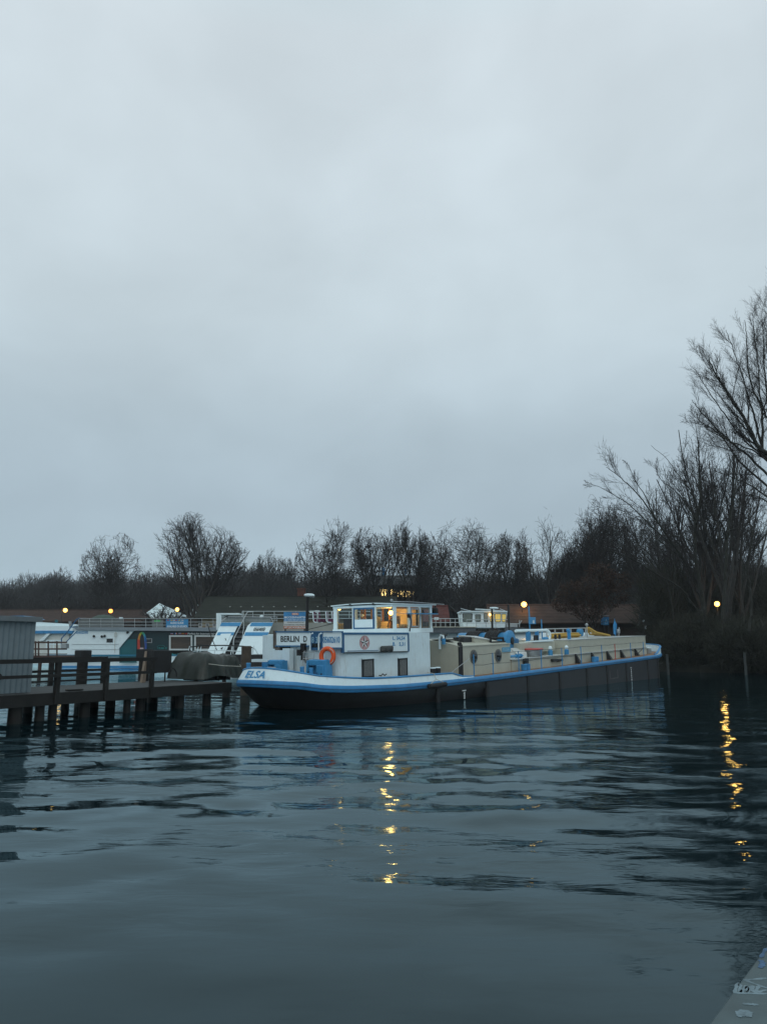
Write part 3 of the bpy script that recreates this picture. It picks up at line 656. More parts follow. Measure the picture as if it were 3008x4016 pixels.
# blue sliding door in the aft wall
mb = MB(); d0, d1 = aftw[3] + .01, aftw[4] - .01
for a, c in (((WS0 - .03, d0, 2.36), (WS0 - .005, d0 + .06, 3.12)), ((WS0 - .03, d1 - .06, 2.36), (WS0 - .005, d1, 3.12)), ((WS0 - .03, d0 + .06, 2.36), (WS0 - .005, d1 - .06, 2.41)), ((WS0 - .03, d0 + .06, 3.06), (WS0 - .005, d1 - .06, 3.12))): plank(mb, a, c)
dr = mb.build('door_frame', BLUED, wh)
mb = MB(); plank(mb, (WS0 - .02, d0 + .06, 2.41), (WS0 + .01, d1 - .06, 2.7)); mb.build('door_panel', WHITEC, dr)
mb = MB(); plank(mb, (WS0 + .02, aftw[1] + .3, 2.37), (WS0 + .05, aftw[2], 2.74)); mb.build('dark_board', INK, wh)
for (a, c) in ((1, 2), (3, 4), (5, 6)):
    mb = MB(); mb.add([B(WS0 + .04, aftw[a], 2.36), B(WS0 + .04, aftw[c], 2.36), B(WS0 + .04, aftw[c], 3.12), B(WS0 + .04, aftw[a], 3.12)], [(0, 1, 2, 3)]); mb.build('pane', GLASS, wh)
    mb = MB(); mb.add([B(sidew[a], WT - .04, 2.36), B(sidew[c], WT - .04, 2.36), B(sidew[c], WT - .04, 3.12), B(sidew[a], WT - .04, 3.12)], [(0, 1, 2, 3)]); mb.build('pane', GLASS, wh)
# side sliding window frame
mb = MB(); a, c = sidew[3], sidew[4]
for x0, x1, z0, z1 in ((a, a + .06, 2.4, 3.08), (c - .06, c, 2.4, 3.08), (a + .06, c - .06, 2.4, 2.45), (a + .06, c - .06, 3.03, 3.08)): plank(mb, (x0, WT, z0), (x1, WT + .025, z1))
mb.build('sliding_window_frame', GREYM, wh)
# roof, slightly cambered, with overhang
mb = MB(); prof = [(-WT - .06, 3.203), (-.7, 3.24), (0, 3.25), (.7, 3.24), (WT + .06, 3.203)]
vs = [B(s_, t_, z_ + dz) for dz in (0, .035) for s_ in (WS0 - .08, WS1 + .22) for t_, z_ in prof]
fs = [(i, i + 1, i + 6, i + 5) for i in range(4)] + [(10 + i, 15 + i, 16 + i, 11 + i) for i in range(4)] + [(i, 10 + i, 11 + i, 1 + i) for i in range(4)] + [(5 + i, 6 + i, 16 + i, 15 + i) for i in range(4)] + [(0, 5, 15, 10), (4, 14, 19, 9)]
mb.add(vs, fs); rf = mb.build('roof', WHITEC, wh)
mb = MB()
for s_, t_ in ((5.36, -.5), (5.36, .55)): mb = MB(); mb.box((s_ - .03, t_ - .06, 3.2), (s_ + .08, t_ + .06, 3.27), fr=B, bev=.02); mb.build('roof_spotlight', BLACK, rf)
mb = MB(); mb.ball(B(5.5, 1.25, 3.35), .05, 8); mb.tube([B(5.5, 1.3, 3.3), B(6.4, 1.46, 3.3), B(8.6, 1.5, 3.24)], .018, 6); mb.build('awning_rail', GREYM, rf)
# inside: lining, lamps, wheel
mb = MB(); plank(mb, (6.62, -WT + .1, 2.37), (6.66, .3, 2.62)); plank(mb, (WS0 + .1, -WT + .09, 2.37), (WS1 - .1, -WT + .13, 2.58)); mb.build('lining', WPANEL, wh)
mb = MB(); plank(mb, (7.0, .35, 2.37), (7.03, WT - .1, 3.15)); plank(mb, (WS0 + .1, -WT + .1, 3.13), (WS1 - .1, WT - .1, 3.15)); plank(mb, (6.0, 1.2, 2.37), (6.8, 1.22, 2.5)); mb.build('cabin_wall', WPANEL, wh)
mb = MB()
for s_, t_ in ((6.3, -.75), (6.3, -.62), (6.9, .1), (WS1 - .12, .9), (6.95, -.25), (WS0 + .12, -.55), (WS0 + .12, .28)): plank(mb, (s_, t_, 2.37), (s_ + .06, t_ + .06, 3.12))
plank(mb, (WS0 + .09, -WT + .1, 3.1), (WS0 + .13, WT - .1, 3.12)); plank(mb, (WS0 + .1, WT - .13, 3.06), (WS1 - .1, WT - .09, 3.12)); plank(mb, (WS0 + .1, WT - .13, 2.37), (WS1 - .1, WT - .09, 2.41))
mb.build('wooden_trim', WARMW, wh)
wc = B(6.35, .72, 2.45); a1 = (PE * .9 + AX * -.2).normalized()
mb = MB(); mb.tube([wc + a1 * (.3 * math.cos(a)) + UP * (.3 * math.sin(a)) for a in [2 * PI * k / 24 for k in range(24)]], .02, 6, closed=True)
for k in range(8): a = 2 * PI * k / 8; mb.tube([wc, wc + a1 * (.38 * math.cos(a)) + UP * (.38 * math.sin(a))], .013, 5)
mb.build('steering_wheel', mat('wheel_wood', (.08, .04, .02), .4, .2), wh)
mb = MB(); plank(mb, (7.1, -.9, 2.37), (7.6, .9, 2.66)); mb.box((7.0, .25, 2.5), (7.3, .6, 2.85), fr=B, bev=.04); mb.box((6.0, -.3, 2.37), (6.4, .15, 2.8), fr=B, bev=.06); mb.build('console', mat('dark_console', (.05, .05, .05), .5, .2), wh)
def lampball(px, py, s, t, r, en):
    p = B(s, t, 0)
    if px is not None:
        tt, zz = q_aft(px, py, s); p = B(s, tt, zz)
    mb = MB(); mb.ball(p, r, 12); mb.build('lamp_globe', BULB, wh)
    l = bpy.data.lights.new('cabin_lamp', 'POINT'); l.energy = en; l.color = (1, .5, .14); l.shadow_soft_size = r * 1.05
    lo = bpy.data.objects.new('cabin_lamp', l); COL.objects.link(lo); lo.location = p + (AX * -.13 if en > 6 else AX * .1)
lampball(1331, 2388, 5.62, 0, .06, 4)
lampball(1533, 2404, 6.6, 0, .09, 24)
sP = bt(1626, 2424, .9); lampball(None, None, sP[0], .9, .05, 3) if False else None
tt = .85; s_, z_ = bt(1626, 2425, tt); mb = MB(); mb.ball(B(s_, tt, z_), .04, 10); mb.build('lamp_globe', BULB, wh)
mb = MB(); mb.ball(B(5.9, -.4, 2.86), .09, 10, sz=.6); mb.build('lamp_shade', INKW, wh)
# blue side board with its light, and a wiper stay
s0, z0 = bt(1600, 2414, WT + .12); s1, z1 = bt(1722, 2411, WT + .12)
mb = MB(); zb_ = 2.86; loft(mb, [(s0, WT + .03), (s0, WT + .16), (s1 - .5, WT + .34), (s1, WT + .1), (s1, WT + .03)], zb_, zb_ + .035); sb = mb.build('side_light_board', SKYB, wh)
mb = MB(); s2, _ = bt(1659, 2408, WT + .14); mb.lathe(B(s2, WT + .14, zb_ + .037), UP, [(.05, 0), (.05, .03), (.035, .035), (.035, .1), (.045, .11), (.02, .14)], 10); mb.build('side_light', DARKM, sb)
mb = MB(); s2, _ = bt(1604, 2420, WT + .1); mb.box((s2 - .05, WT + .03, zb_ - .13), (s2 + .06, WT + .12, zb_ + .0), fr=B, bev=.02); mb.tube([B(s2 + .1, WT + .06, zb_ - .02), B(s2 + .14, WT + .09, 2.6), B(s2 + .1, WT + .05, 2.25)], .022, 6); mb.build('side_lamp_bracket', BLACK, wh)
mb = MB(); mb.tube([B(s0 - .6, WT + .03, zb_ + .05), B(s0, WT + .1, zb_ + .0)], .01, 5); mb.build('wiper_arm', GREYM, wh)
mb = MB(); s2, z2 = bt(1705, 2396, 1.2); mb.box((s2 - .12, 1.1, z2 - .14), (s2 + .1, 1.32, z2 + .12), fr=B, bev=.05); mb.tube([B(s2, 1.2, z2 + .1), B(s2 + .05, 1.25, z2 + .3)], .03, 6); mb.build('horn', BLACK, wh)

# ---- engine house
EH = BEIGE
zr = lambda t: 1.66 + .26 * (1 - (t / 2.0) ** 2)
tts = [2.0, 1.6, 1.1, .5, 0, -.5, -1.1, -1.6, -2.0]
mb = MB(); k = len(tts)
vs = [B(s_, t_, .5) for s_ in (8.75, 13.0) for t_ in tts] + [B(s_, t_, zr(t_) - .004 * (s_ - 8.75)) for s_ in (8.75, 13.0) for t_ in tts]
fs = []
for j in range(k - 1): fs += [(j, j + 1, 2 * k + j + 1, 2 * k + j), (k + j, 3 * k + j, 3 * k + j + 1, k + j + 1), (2 * k + j, 2 * k + j + 1, 3 * k + j + 1, 3 * k + j)]
fs += [(0, 2 * k, 3 * k, k), (k - 1, 2 * k - 1, 4 * k - 1, 3 * k - 1)]
mb.add(vs, fs); eh = mb.build('engine_house', EH, barge)
mb = MB(); mb.box((8.74, 1.98, .5), (9.02, 2.03, 1.72), fr=B, bev=.01); mb.box((8.8, 1.9, 1.7), (9.0, 2.02, 1.8), fr=B, bev=.03); mb.build('corner_strip', BLACK, eh)  # black upright strip for the dark slot at the aft corner
mb = MB(); mb.tube([B(8.9, 2.0, 1.75), B(8.95, 1.9, 1.9), B(9.05, 1.9, 1.95)], .025, 6); mb.build('exhaust_stub', DARKM, eh)
for px, py in ((1857, 2576), (1953, 2572)):
    s_, z_ = bt(px, py, 2.0)
    mb = MB(); mb.lathe(B(s_, 2.0, z_), PE, [(.27, 0), (.27, .03), (.22, .035)], 22); ph = mb.build('porthole', mat('porthole_rim', (.12, .12, .11), .4, .1), eh)
    mb = MB(); mb.lathe(B(s_, 2.036, z_), PE, [(.22, 0), (.2, .004)], 22); mb.build('porthole_glass', DARKG, ph)
mb = MB(); a = bt(1968, 2540, 2.0); c = bt(2002, 2556, 2.0); mb.box((a[0], 2.0, c[1]), (c[0], 2.012, a[1]), fr=B); sgn = mb.build('wall_sign', mat('faded_blue_sign', (.1, .33, .5), .5, .1), eh)
mb = MB(); ptext(mb, 'ELSA', 1972, 1998, 2553, 2543, 2.0145); mb.build('sign_lettering', INKL, sgn)
mb = MB(); mb.box((8.73, 2.0, 1.63), (13.03, 2.03, 1.67), fr=B); mb.build('roof_lip', BEIGE, eh)
# mushroom vents, hatches, dark box on the engine house roof
mb = MB(); mb.lathe(B(9.3, 1.0, 1.86), UP, [(.42, 0), (.45, .03), (.45, .05), (.1, .06), (.1, .16), (.16, .17), (.14, .25), (.03, .27)], 16); mb.build('roof_vent', DARKM, eh)
s_, z_ = bt(1812, 2520, 1.7); mb = MB(); s_, z_ = bt(1757, 2520, 1.3)
mb = MB(); p0 = B(8.62, 1.25, 1.55); mb.tube([p0, p0 + UP * .42, p0 + UP * .52 + PE * .06, p0 + UP * .5 + PE * .16, p0 + UP * .4 + PE * .18], .045, 8); gn = mb.build('gooseneck_vent', WHITEC, eh)
mb = MB(); mb.lathe(p0 + UP * .18 + PE * .18, UP, [(.075, 0), (.075, .22)], 10); mb.build('vent_cap', SKYB, gn)
def rbox(name, px0, px1, py0, py1, t, depth, m, par, bev=.02):
    a = bt(px0, py1, t); c = bt(px1, py0, t); mb = MB(); mb.box((a[0], t - depth, a[1]), (c[0], t, c[1]), fr=B, bev=bev); return mb.build(name, m, par)
rbox('ventilator_box', 1819, 1858, 2498, 2530, 1.5, .5, INK, eh)
a = bt(1860, 2531, 1.6); c = bt(1928, 2531, 1.6)
mb = MB(); S0, S1 = a[0], c[0]; zz0 = a[1] - .05
mb.hexa([B(S0, .9, zz0), B(S1, .9, zz0), B(S1, 1.6, zz0), B(S0, 1.6, zz0), B(S0, .9, zz0 + .42), B(S1, .9, zz0 + .36), B(S1, 1.6, zz0 + .2), B(S0, 1.6, zz0 + .34)]); hb = mb.build('skylight_hatch', BEIGE, eh)
mb = MB(); mb.hexa([B(S0 - .03, .88, zz0 + .425), B(S1 + .03, .88, zz0 + .365), B(S1 + .03, 1.63, zz0 + .205), B(S0 - .03, 1.63, zz0 + .345), B(S0 - .03, .88, zz0 + .455), B(S1 + .03, .88, zz0 + .395), B(S1 + .03, 1.63, zz0 + .235), B(S0 - .03, 1.63, zz0 + .375)]); mb.build('hatch_lid', BEIGEL, hb)
# hose reel: drum across the deck with black hose
rs, rz = bt(2006, 2514, 1.15)
mb = MB(); mb.lathe(B(rs, -1.6, rz), PE, [(.1, 0), (.3, .04), (.38, .12), (.38, 2.5), (.44, 2.55), (.47, 2.6), (.47, 2.72), (.4, 2.76), (.1, 2.78)], 24); reel = mb.build('hose_reel', SKYB, barge)
mb = MB()
for t0 in (-.9, .1):
    for k in range(6):
        tt_ = t0 + .11 * k; mb.tube([B(rs + .42 * math.sin(a), tt_ + .08 * math.sin(a), rz + .42 * math.cos(a)) for a in [2 * PI * j / 16 for j in range(16)]], .055, 6, closed=True)
mb.build('wound_hose', BLACK, reel)
mb = MB(); mb.lathe(B(rs, 1.19, rz), PE, [(.17, 0), (.17, .02), (.12, .03)], 12); mb.box((rs - .1, .55, .98), (rs + .1, .75, rz - .3), fr=B); mb.box((rs - .1, -1.3, .98), (rs + .1, -1.1, rz - .3), fr=B); mb.build('reel_stand', DARKM, reel)
mb = MB(); mb.box((rs + .28, .85, .97), (rs + .62, 1.25, rz + .1), fr=B, bev=.08); mb.build('reel_motor', BLUED, reel)
mb = MB(); s_, z_ = bt(1960, 2512, 1.75); mb.box((s_ - .7, 1.2, 1.7), (s_ + .5, 1.75, 1.76), fr=B); mb.tube([B(s_ - .7, 1.7, 1.68), B(s_ - .7, 1.7, 1.9), B(s_ + .4, 1.7, 1.88), B(s_ + .4, 1.7, 1.68)], .05, 6); mb.build('hose_cradle', BLACK, eh)
# masts behind
for px, t_, top in ((1993, -.6, 2372),):
    s_, z_ = bt(px, top, t_); mb = MB(); mb.tube([B(s_, t_, 1.6), B(s_, t_, z_)], .05, 8); mb.build('mast', DARKM, barge)

# ---- tank trunk
mb = MB(); mb.box((13.02, -2.05, .5), (31.0, 2.05, .97), fr=B); tk = mb.build('tank_trunk', BEIGE, barge)
mb = MB(); mb.box((12.95, -2.13, .971), (31.02, 2.13, 1.005), fr=B); mb.build('trunk_ledge', BEIGEL, tk)
mb = MB(); mb.box((14.2, -1.3, 1.006), (19.1, 1.05, 1.6), fr=B); mb.box((19.1, -2.02, 1.006), (31.0, 2.02, 1.655), fr=B); up_ = mb.build('upper_trunk', BEIGE, tk)
mb = MB(); mb.box((19.08, -2.05, 1.656), (31.03, 2.05, 1.68), fr=B); mb.build('tank_top', BEIGEL, tk)
for px in (2318, 2379, 2433, 2490, 2255):
    s_, _ = bt(px, 2590, 2.05); mb = MB(); mb.add([B(s_, 2.051, .97), B(s_ + .05, 2.051, .97), B(s_ + .3, 2.051, .52), B(s_, 2.06, .52), B(s_, 2.12, .97), B(s_ + .05, 2.12, .97), B(s_ + .3, 2.3, .52), B(s_, 2.3, .52)], [(0, 1, 2, 3), (4, 7, 6, 5), (1, 5, 6, 2), (0, 3, 7, 4)]); mb.build('gusset', DARKM, tk)
for px in (2170, 2190):
    s_, z_ = bt(px, 2588, 2.06); mb = MB(); mb.box((s_ - .3, 2.051, z_ - .08), (s_ + .25, 2.2, z_ + .04), fr=B, bev=.03); mb.build('deck_box', DARKM, tk)
# gear on the shelf
rbox('shelf_cabinet', 2042, 2176, 2516, 2562, 1.5, .45, BEIGE, tk)
s0, z0 = bt(2089, 2517, 1.52); s1, z1 = bt(2168, 2513, 1.52); mb = MB(); mb.box((s0, 1.1, z0 - .03), (s1, 1.55, z0 + .02), fr=B); mb.build('cabinet_top', WHITEC, tk)
mb = MB(); a = bt(2029, 2552, 1.75); c = bt(2062, 2552, 1.75); mb.hexa([B(a[0], 1.3, 1.01), B(c[0], 1.3, 1.01), B(c[0], 1.8, 1.01), B(a[0], 1.8, 1.01), B(a[0] + .2, 1.3, 1.42), B(c[0] + .5, 1.3, 1.42), B(c[0] + .2, 1.7, 1.2), B(a[0], 1.7, 1.2)]); mb.build('tank_hatch', BEIGEL, tk)
s_, _ = bt(2100, 2560, 1.85); tub = thing('storage_tub', 'grey tub with a red lid on the barge side shelf', 'tub', B(s_, 1.8, 1.006))
mb = MB(); mb.lathe(B(s_, 1.75, 1.008), UP, [(.36, 0), (.4, .05), (.42, .3)], 18); mb.build('tub_body', GREYM, tub)
mb = MB(); mb.lathe(B(s_, 1.75, 1.31), UP, [(.45, 0), (.45, .04), (.4, .06)], 18); mb.build('lid', RED, tub)
mb = MB(); s_, z_ = bt(2040, 2563, 1.9); mb.tube([B(13.05, 1.85, 1.1), B(s_, 1.85, 1.1), B(s_ + .3, 1.85, 1.1)], .055, 8); mb.lathe(B(s_ + .1, 1.85, 1.1), AX, [(.09, 0), (.09, .06)], 10); mb.lathe(B(s_ - .3, 1.85, 1.1), AX, [(.09, 0), (.09, .06)], 10); mb.build('shelf_pipe', SKYB, tk)
for px in (2162, 2211):
    s_, _ = bt(px, 2550, 1.9 if px < 2190 else 2.06); t_ = 1.85 if px < 2190 else 2.2; z_ = 1.006
    mb = MB(); mb.lathe(B(s_, t_, z_), UP, [(.11, 0), (.11, .22), (.06, .24)], 12); vn = mb.build('tank_vent', SKYB, tk)
    mb = MB(); mb.ball(B(s_, t_, z_ + .32), .095, 12, sz=1.1); mb.build('vent_head', WHITEC, vn)
# pipes, hoses and frames on the tank top
def btz(px, py, z):
    d = ray(px, py); c = Vector((0, 0, H)) - BO; q = c + d * ((z - c.dot(UP)) / d.dot(UP)); return q.dot(AX), q.dot(PE)
mb = MB(); s0, z0 = bt(2022, 2475, .2); s1, _ = bt(2140, 2475, .2)
mb.tube([B(s0, .2, z0), B(s1, .2, z0)], .07, 8); mb.tube([B(s1, .2, z0)] + [B(s1 + .5 + .45 * math.sin(a), .2 - .2, z0 - .28 + .28 * math.cos(a)) for a in [PI * j / 8 for j in range(9)]] + [B(s1 - .6, 0, z0 - .56)], .07, 8)
mb.build('white_pipe', WHITEC, tk)
for px in (2069, 2105):
    s_, z_ = bt(px, 2480, .2); mb = MB(); mb.box((s_ - .06, .12, 1.6), (s_ + .06, .28, z_ + .05), fr=B); mb.build('pipe_support', BLUE, tk)
mb = MB()
for px in (2097, 2106, 2178, 2194): s_, z_ = bt(px, 2490, .6); mb.box((s_ - .05, .55, 1.6), (s_ + .05, .65, 1.92), fr=B)
mb.build('pipe_trestle', DARKM, tk)
s0, z0 = bt(2165, 2490, -.3); s1, _ = bt(2275, 2490, -.3)
mb = MB()
for k in range(5): mb.tube([B(s0, -.5 + .11 * (k % 3), 1.72 + .09 * (k // 2)), B((s0 + s1) / 2, -.5 + .11 * (k % 3) + .04, 1.74 + .09 * (k // 2)), B(s1, -.5 + .11 * (k % 3), 1.72 + .09 * (k // 2))], .055, 7)
solo(mb, 'yellow_hose', YEL, 'straight bundle of yellow hoses lying along the tank deck', 'hose', 'yellow hoses on the tank deck')
s2, z2 = bt(2308, 2462, .6); s3, _ = bt(2392, 2494, .6)
mb = MB()
for k in range(3): mb.tube([B(s2 + .1 * k, .6 - .1 * k, z2 - .02 * k), B(s2 + (s3 - s2) * .35, .6 - .2 * k, z2 - .28 - .05 * k), B(s2 + (s3 - s2) * .7, .55 - .1 * k, 1.85 - .03 * k), B(s3, .6 - .15 * k, 1.74)], .055, 7)
solo(mb, 'yellow_hose', YEL, 'yellow hoses drooping from a post down to the tank deck', 'hose', 'yellow hoses on the tank deck')
s4, z4 = bt(2301, 2455, .65); mb = MB(); mb.tube([B(s4, .65, 1.68), B(s4, .65, z4)], .03, 7); mb.ball(B(s4, .65, z4 + .06), .09, 10); mb.build('hose_post', GREYM, tk)
mb = MB(); s0, z0 = bt(2143, 2467, -.6); s1, _ = bt(2296, 2467, -.6); mb.box((s0, -.66, z0 - .03), (s1, -.54, z0 + .03), fr=B)
for k in range(6): a = s0 + (s1 - s0) * k / 5; mb.box((a - .03, -.63, 1.68), (a + .03, -.57, z0 - .03), fr=B)
mb.build('hose_rack', GALV, tk)
mb = MB(); s_, z_ = bt(2283, 2476, -.3); mb.lathe(B(s_, -.6, 1.95), PE, [(.05, 0), (.22, .03), (.22, .3), (.05, .33)], 14); mb.build('blue_coupling', SKYB, tk)
mb = MB(); s_, z_ = bt(2231, 2477, 1.5); mb.box((s_ - .07, 1.43, 1.6), (s_ + .07, 1.57, z_ + .05), fr=B); mb.ball(B(s_ - .08, 1.5, z_ + .06), .1, 8); mb.build('blue_post', BLUE, tk)
mb = MB()
for px, py in ((2142, 2500), (2135, 2497)): s_, z_ = bt(px, py, .3); mb.lathe(B(s_, .3, 1.61), UP, [(.12, 0), (.12, .15), (.05, .2)], 10)
mb.build('valve', SKYB, tk)
# signal poles with the blue number board
s_, z_ = bt(2077, 2450, 0); mb = MB(); mb.tube([B(s_, 0, 1.6), B(s_, 0, z_ + .9)], .035, 7); sp = mb.build('board_pole', SKYB, tk)
a = bt(2074, 2448, .05); c = bt(2099, 2421, .05); mb = MB(); mb.box((a[0], .04, a[1]), (c[0], .07, c[1]), fr=B); sg_ = mb.build('number_board', SKYB, sp)
mb = MB(); ptext(mb, '8', 2088, 2096, 2445, 2433, .0745); mb.build('number_lettering', INKW, sg_)
s_, z_ = bt(2123, 2430, 0); mb = MB(); mb.tube([B(s_, 0, 1.6), B(s_, 0, z_)], .03, 6); mb.build('signal_pole', SKYB, tk)
s_, z_ = bt(2410, 2427, .8); mb = MB(); mb.tube([B(s_, .8, 1.68), B(s_, .8, z_)], .02, 6); fp = mb.build('flag_pole', BLUE, tk)
mb = MB(); s5 = s_; mb.add([B(s5 - .02, .8, z_ - .05), B(s5 + .22, .85, z_ - .35), B(s5 + .2, .75, z_ - 1.0), B(s5 - .02, .8, z_ - .95), B(s5 - .2, .76, z_ - .9), B(s5 - .14, .74, z_ - .4)], [(0, 1, 2, 3), (0, 3, 4, 5)]); mb.build('furled_flag', BLUE, fp)
mb = MB(); s_, z_ = bt(2425, 2470, .9); mb.tube([B(s_, .9, 1.68), B(s_ + .15, .9, 2.2)], .03, 6); mb.box((s_ - .1, .8, 1.85), (s_ + .2, .95, 2.1), fr=B, bev=.03); mb.build('deck_sign', GREYM, tk)
# blue deck bollards on the side deck
for px in (2068, 2343):
    s_, z_ = bt(px, 2635, 2.5); bollard(s_, 2.35, .52, .22, .12, BLUE, SKYB); bollard(s_ + .35, 2.35, .52, .22, .12, BLUE, SKYB)
mb = MB(); s_, z_ = bt(2064, 2610, 2.2); mb.box((s_ - .05, 2.06, .75), (s_ + .2, 2.25, 1.0), fr=B, bev=.04); mb.build('valve_box', DARKM, tk)
# side railing: posts, top wire, middle wire
rp = [8.99, 10.5, 12.75, 14.95, 17.2, 19.5, 22.29, 24.25, 26.77, 29.01]
for s_ in rp:
    mb = MB(); mb.tube([B(s_, 2.5, .51), B(s_, 2.5, 1.35)], .022, 6); mb.build('rail_post', RED if abs(s_ - 24.25) < .01 else BLUE, barge)
for z_ in (1.34, .95):
    mb = MB(); pts = []
    for i, s_ in enumerate(rp):
        pts.append(B(s_, 2.5, z_))
        if i < len(rp) - 1: pts.append(B((s_ + rp[i + 1]) / 2, 2.5, z_ - .03))
    mb.tube(pts, .009, 5); mb.build('rail_wire', DARKM, barge)
mb = MB(); mb.tube([B(26.77, 2.5, .98), B(28, 2.5, .72), B(29.01, 2.5, 1.0)], .02, 5); mb.build('rail_chain', DARKM, barge)
mb = MB(); a = bt(1765, 2643, 2.3); c = bt(1842, 2582, 2.1); mb.tube([B(a[0], 2.3, a[1]), B(c[0], 2.1, c[1])], .012, 5); mb.build('stay_wire', GALV, barge)
# bow fittings
for s_, t_ in ((31.9, 1.9), (32.9, -1.2)): bollard(s_, t_, .54, .35, .16, GREYM, WHITE)
mb = MB(); mb.box((31.8, -.5, .53), (32.7, .6, 1.05), fr=B, bev=.08); mb.lathe(B(32.2, -.8, .95), PE, [(.1, 0), (.25, .02), (.25, .1), (.16, .12), (.16, 1.4), (.25, 1.42), (.25, 1.5), (.1, 1.52)], 14); mb.build('bow_winch', BLUED, barge)
# black fender hanging amidships
s0, z0 = bt(1680, 2693, 2.75); s1, _ = bt(1748, 2690, 2.75)
fd = thing('fender', 'black rubber fender hanging on a rope over the blue band', 'fender', B((s0 + s1) / 2, 2.75, z0 - .06))
mb = MB(); mb.lathe(B(s0, 2.76, z0), AX, [(.04, 0), (.08, .02), (.08, s1 - s0 - .02), (.04, s1 - s0)], 12); mb.build('fender_roll', BLACK, fd)
mb = MB(); sm_ = (s0 + s1) / 2; mb.tube([B(s0 + .15, 2.76, z0 + .08), B(sm_, 2.71, z0 + .2), B(s1 - .15, 2.76, z0 + .08)], .012, 5); mb.tube([B(sm_, 2.71, z0 + .2), B(sm_, 2.64, .8), B(sm_, 2.35, .85)], .012, 5); mb.build('fender_rope', ROPE, fd)
# ------------------------------------------------------------------ timber jetty
J0 = ground_at(0, 2728, .72); J1 = ground_at(900, 2676, .72); JK = (H - .72) / (H - .8)
def jz(z): return H - (H - z) / JK
JD = (J1 - J0); JD.z = 0; JD.normalize(); JN = Vector((-JD.y, JD.x, 0))
def J(a, n, z): return Vector((J0.x, J0.y, 0)) + JD * a + JN * n + Vector((0, 0, H - (H - z) * JK if z > .3 else z))
def ja(px, n):
    """distance along the jetty of the point seen in photo column px, n metres behind its front edge"""
    d = ray(px, 2640); o = J(0, n, 0)
    return (o.x * d.y - o.y * d.x) / (JD.y * d.x - JD.x * d.y)
JE = ja(905, 0); JW = 3.0
jt = thing('jetty', 'dark weathered timber jetty with low plank railings on stout piles', 'jetty', J(0, 0, 0))
mb = MB(); k = 0
for i in range(10):
    n0 = .02 + i * .3; mb.box((-8, n0, .74 + .004 * (i % 3)), (JE, n0 + .285, .795 + .006 * ((i * 7) % 3)), fr=J)
mb.build('decking', PLANK, jt)
for n0 in (-.06, JW):
    mb = MB(); mb.box((-8, n0, .5), (JE + .02, n0 + .075, .79 if n0 < 0 else .78), fr=J, bev=.01); mb.build('edge_beam', WOOD, jt)
for a in np.arange(-7, JE - .3, 2.1):
    mb = MB(); mb.box((a, -.02, .52), (a + .2, JW, .735), fr=J); mb.build('cross_beam', WOOD, jt)
def rail(n, a0, a1, posts, zs, pz):
    for a, w_ in posts:
        w_ *= .82; mb = MB(); mb.box((a - w_ / 2, n - .06, pz), (a + w_ / 2, n + .06, 1.55), fr=J, bev=.01); mb.build('rail_post', WOOD, jt)
    for z_, h_ in zs:
        mb = MB(); mb.box((a0, n - .1, z_), (a1, n - .062, z_ + h_), fr=J); mb.build('rail_plank', WOOD, jt)
rail(-.06, -8, ja(606, -.06), [(ja(226, -.06), .16), (ja(418, -.06), .15), (ja(596, -.06), .14), (ja(226, -.06) - 2.6, .16)], [(1.5, .1), (1.16, .075)], .52)
rail(JW, -8, ja(412, JW), [(ja(405, JW), .16), (ja(200, JW), .16)], [(1.49, .1), (1.17, .07), (.9, .05)], .6)
rail(JW, ja(745, JW), JE, [(ja(770, JW), .14), (ja(880, JW), .14)], [(1.66, .08), (1.3, .07)], .6)
for px, n_, r_ in ((72, .2, .2), (167, .25, .14), (217, .3, .13), (264, 2.7, .14), (340, .3, .17), (372, 2.8, .2), (440, 2.4, .18), (505, .25, .12), (556, .4, .16), (604, 2.7, .2), (710, .25, .16), (815, .3, .16), (890, 2.6, .18), (-60, .25, .18), (120, 2.8, .16), (690, 2.8, .16)):
    a = ja(px, n_); mb = MB(); r_ *= .85; mb.lathe(J(a, n_, -1.2), (0, 0, 1), [(r_, 0), (r_ * 1.03, 1.15), (r_ * .96, 1.71)], 10); mb.build('pile', WOOD, jt)
mb = MB(); mb.box((ja(270, .1), .05, .802), (ja(296, .1) + .25, .2, .84), fr=J); solo(mb, 'loose_plank', WOOD, 'short dark plank lying on the jetty edge', 'plank')
# grey corrugated shed on the jetty
sa = ja(124, .35); sh = thing('metal_shed', 'grey corrugated steel shed standing on the jetty at the left edge', 'shed', J(sa - 2, 1.5, .8))
def corr(mb, a0, a1, n0, n1, z0, z1, along=True, amp=.02, wl=.15):
    L_ = (a1 - a0) if along else (n1 - n0); k = max(2, int(L_ / wl * 2)); P = []
    for i in range(k + 1):
        u = i / k; d_ = amp * (1 if i % 2 else -1)
        P.append((a0 + u * (a1 - a0), n0 + d_) if along else (a0 + d_, n0 + u * (n1 - n0)))
    vs = [J(a, n, z0) for a, n in P] + [J(a, n, z1) for a, n in P]; m_ = len(P)
    mb.add(vs, [(i, i + 1, m_ + i + 1, m_ + i) for i in range(m_ - 1)])
zt_ = 2.5
mb = MB(); corr(mb, sa - 5, sa, .35, .35, .81, zt_); corr(mb, sa, sa, .35, 2.7, .81, zt_, False); corr(mb, sa - 5, sa, 2.7, 2.7, .81, zt_); mb.build('wall', GREYC, sh)
mb = MB(); mb.box((sa - 5.1, .2, zt_ - .02), (sa + .1, 2.85, zt_ + .1), fr=J); mb.build('roof', mat('grey_roof_edge', (.13, .15, .16), .5, .15), sh)
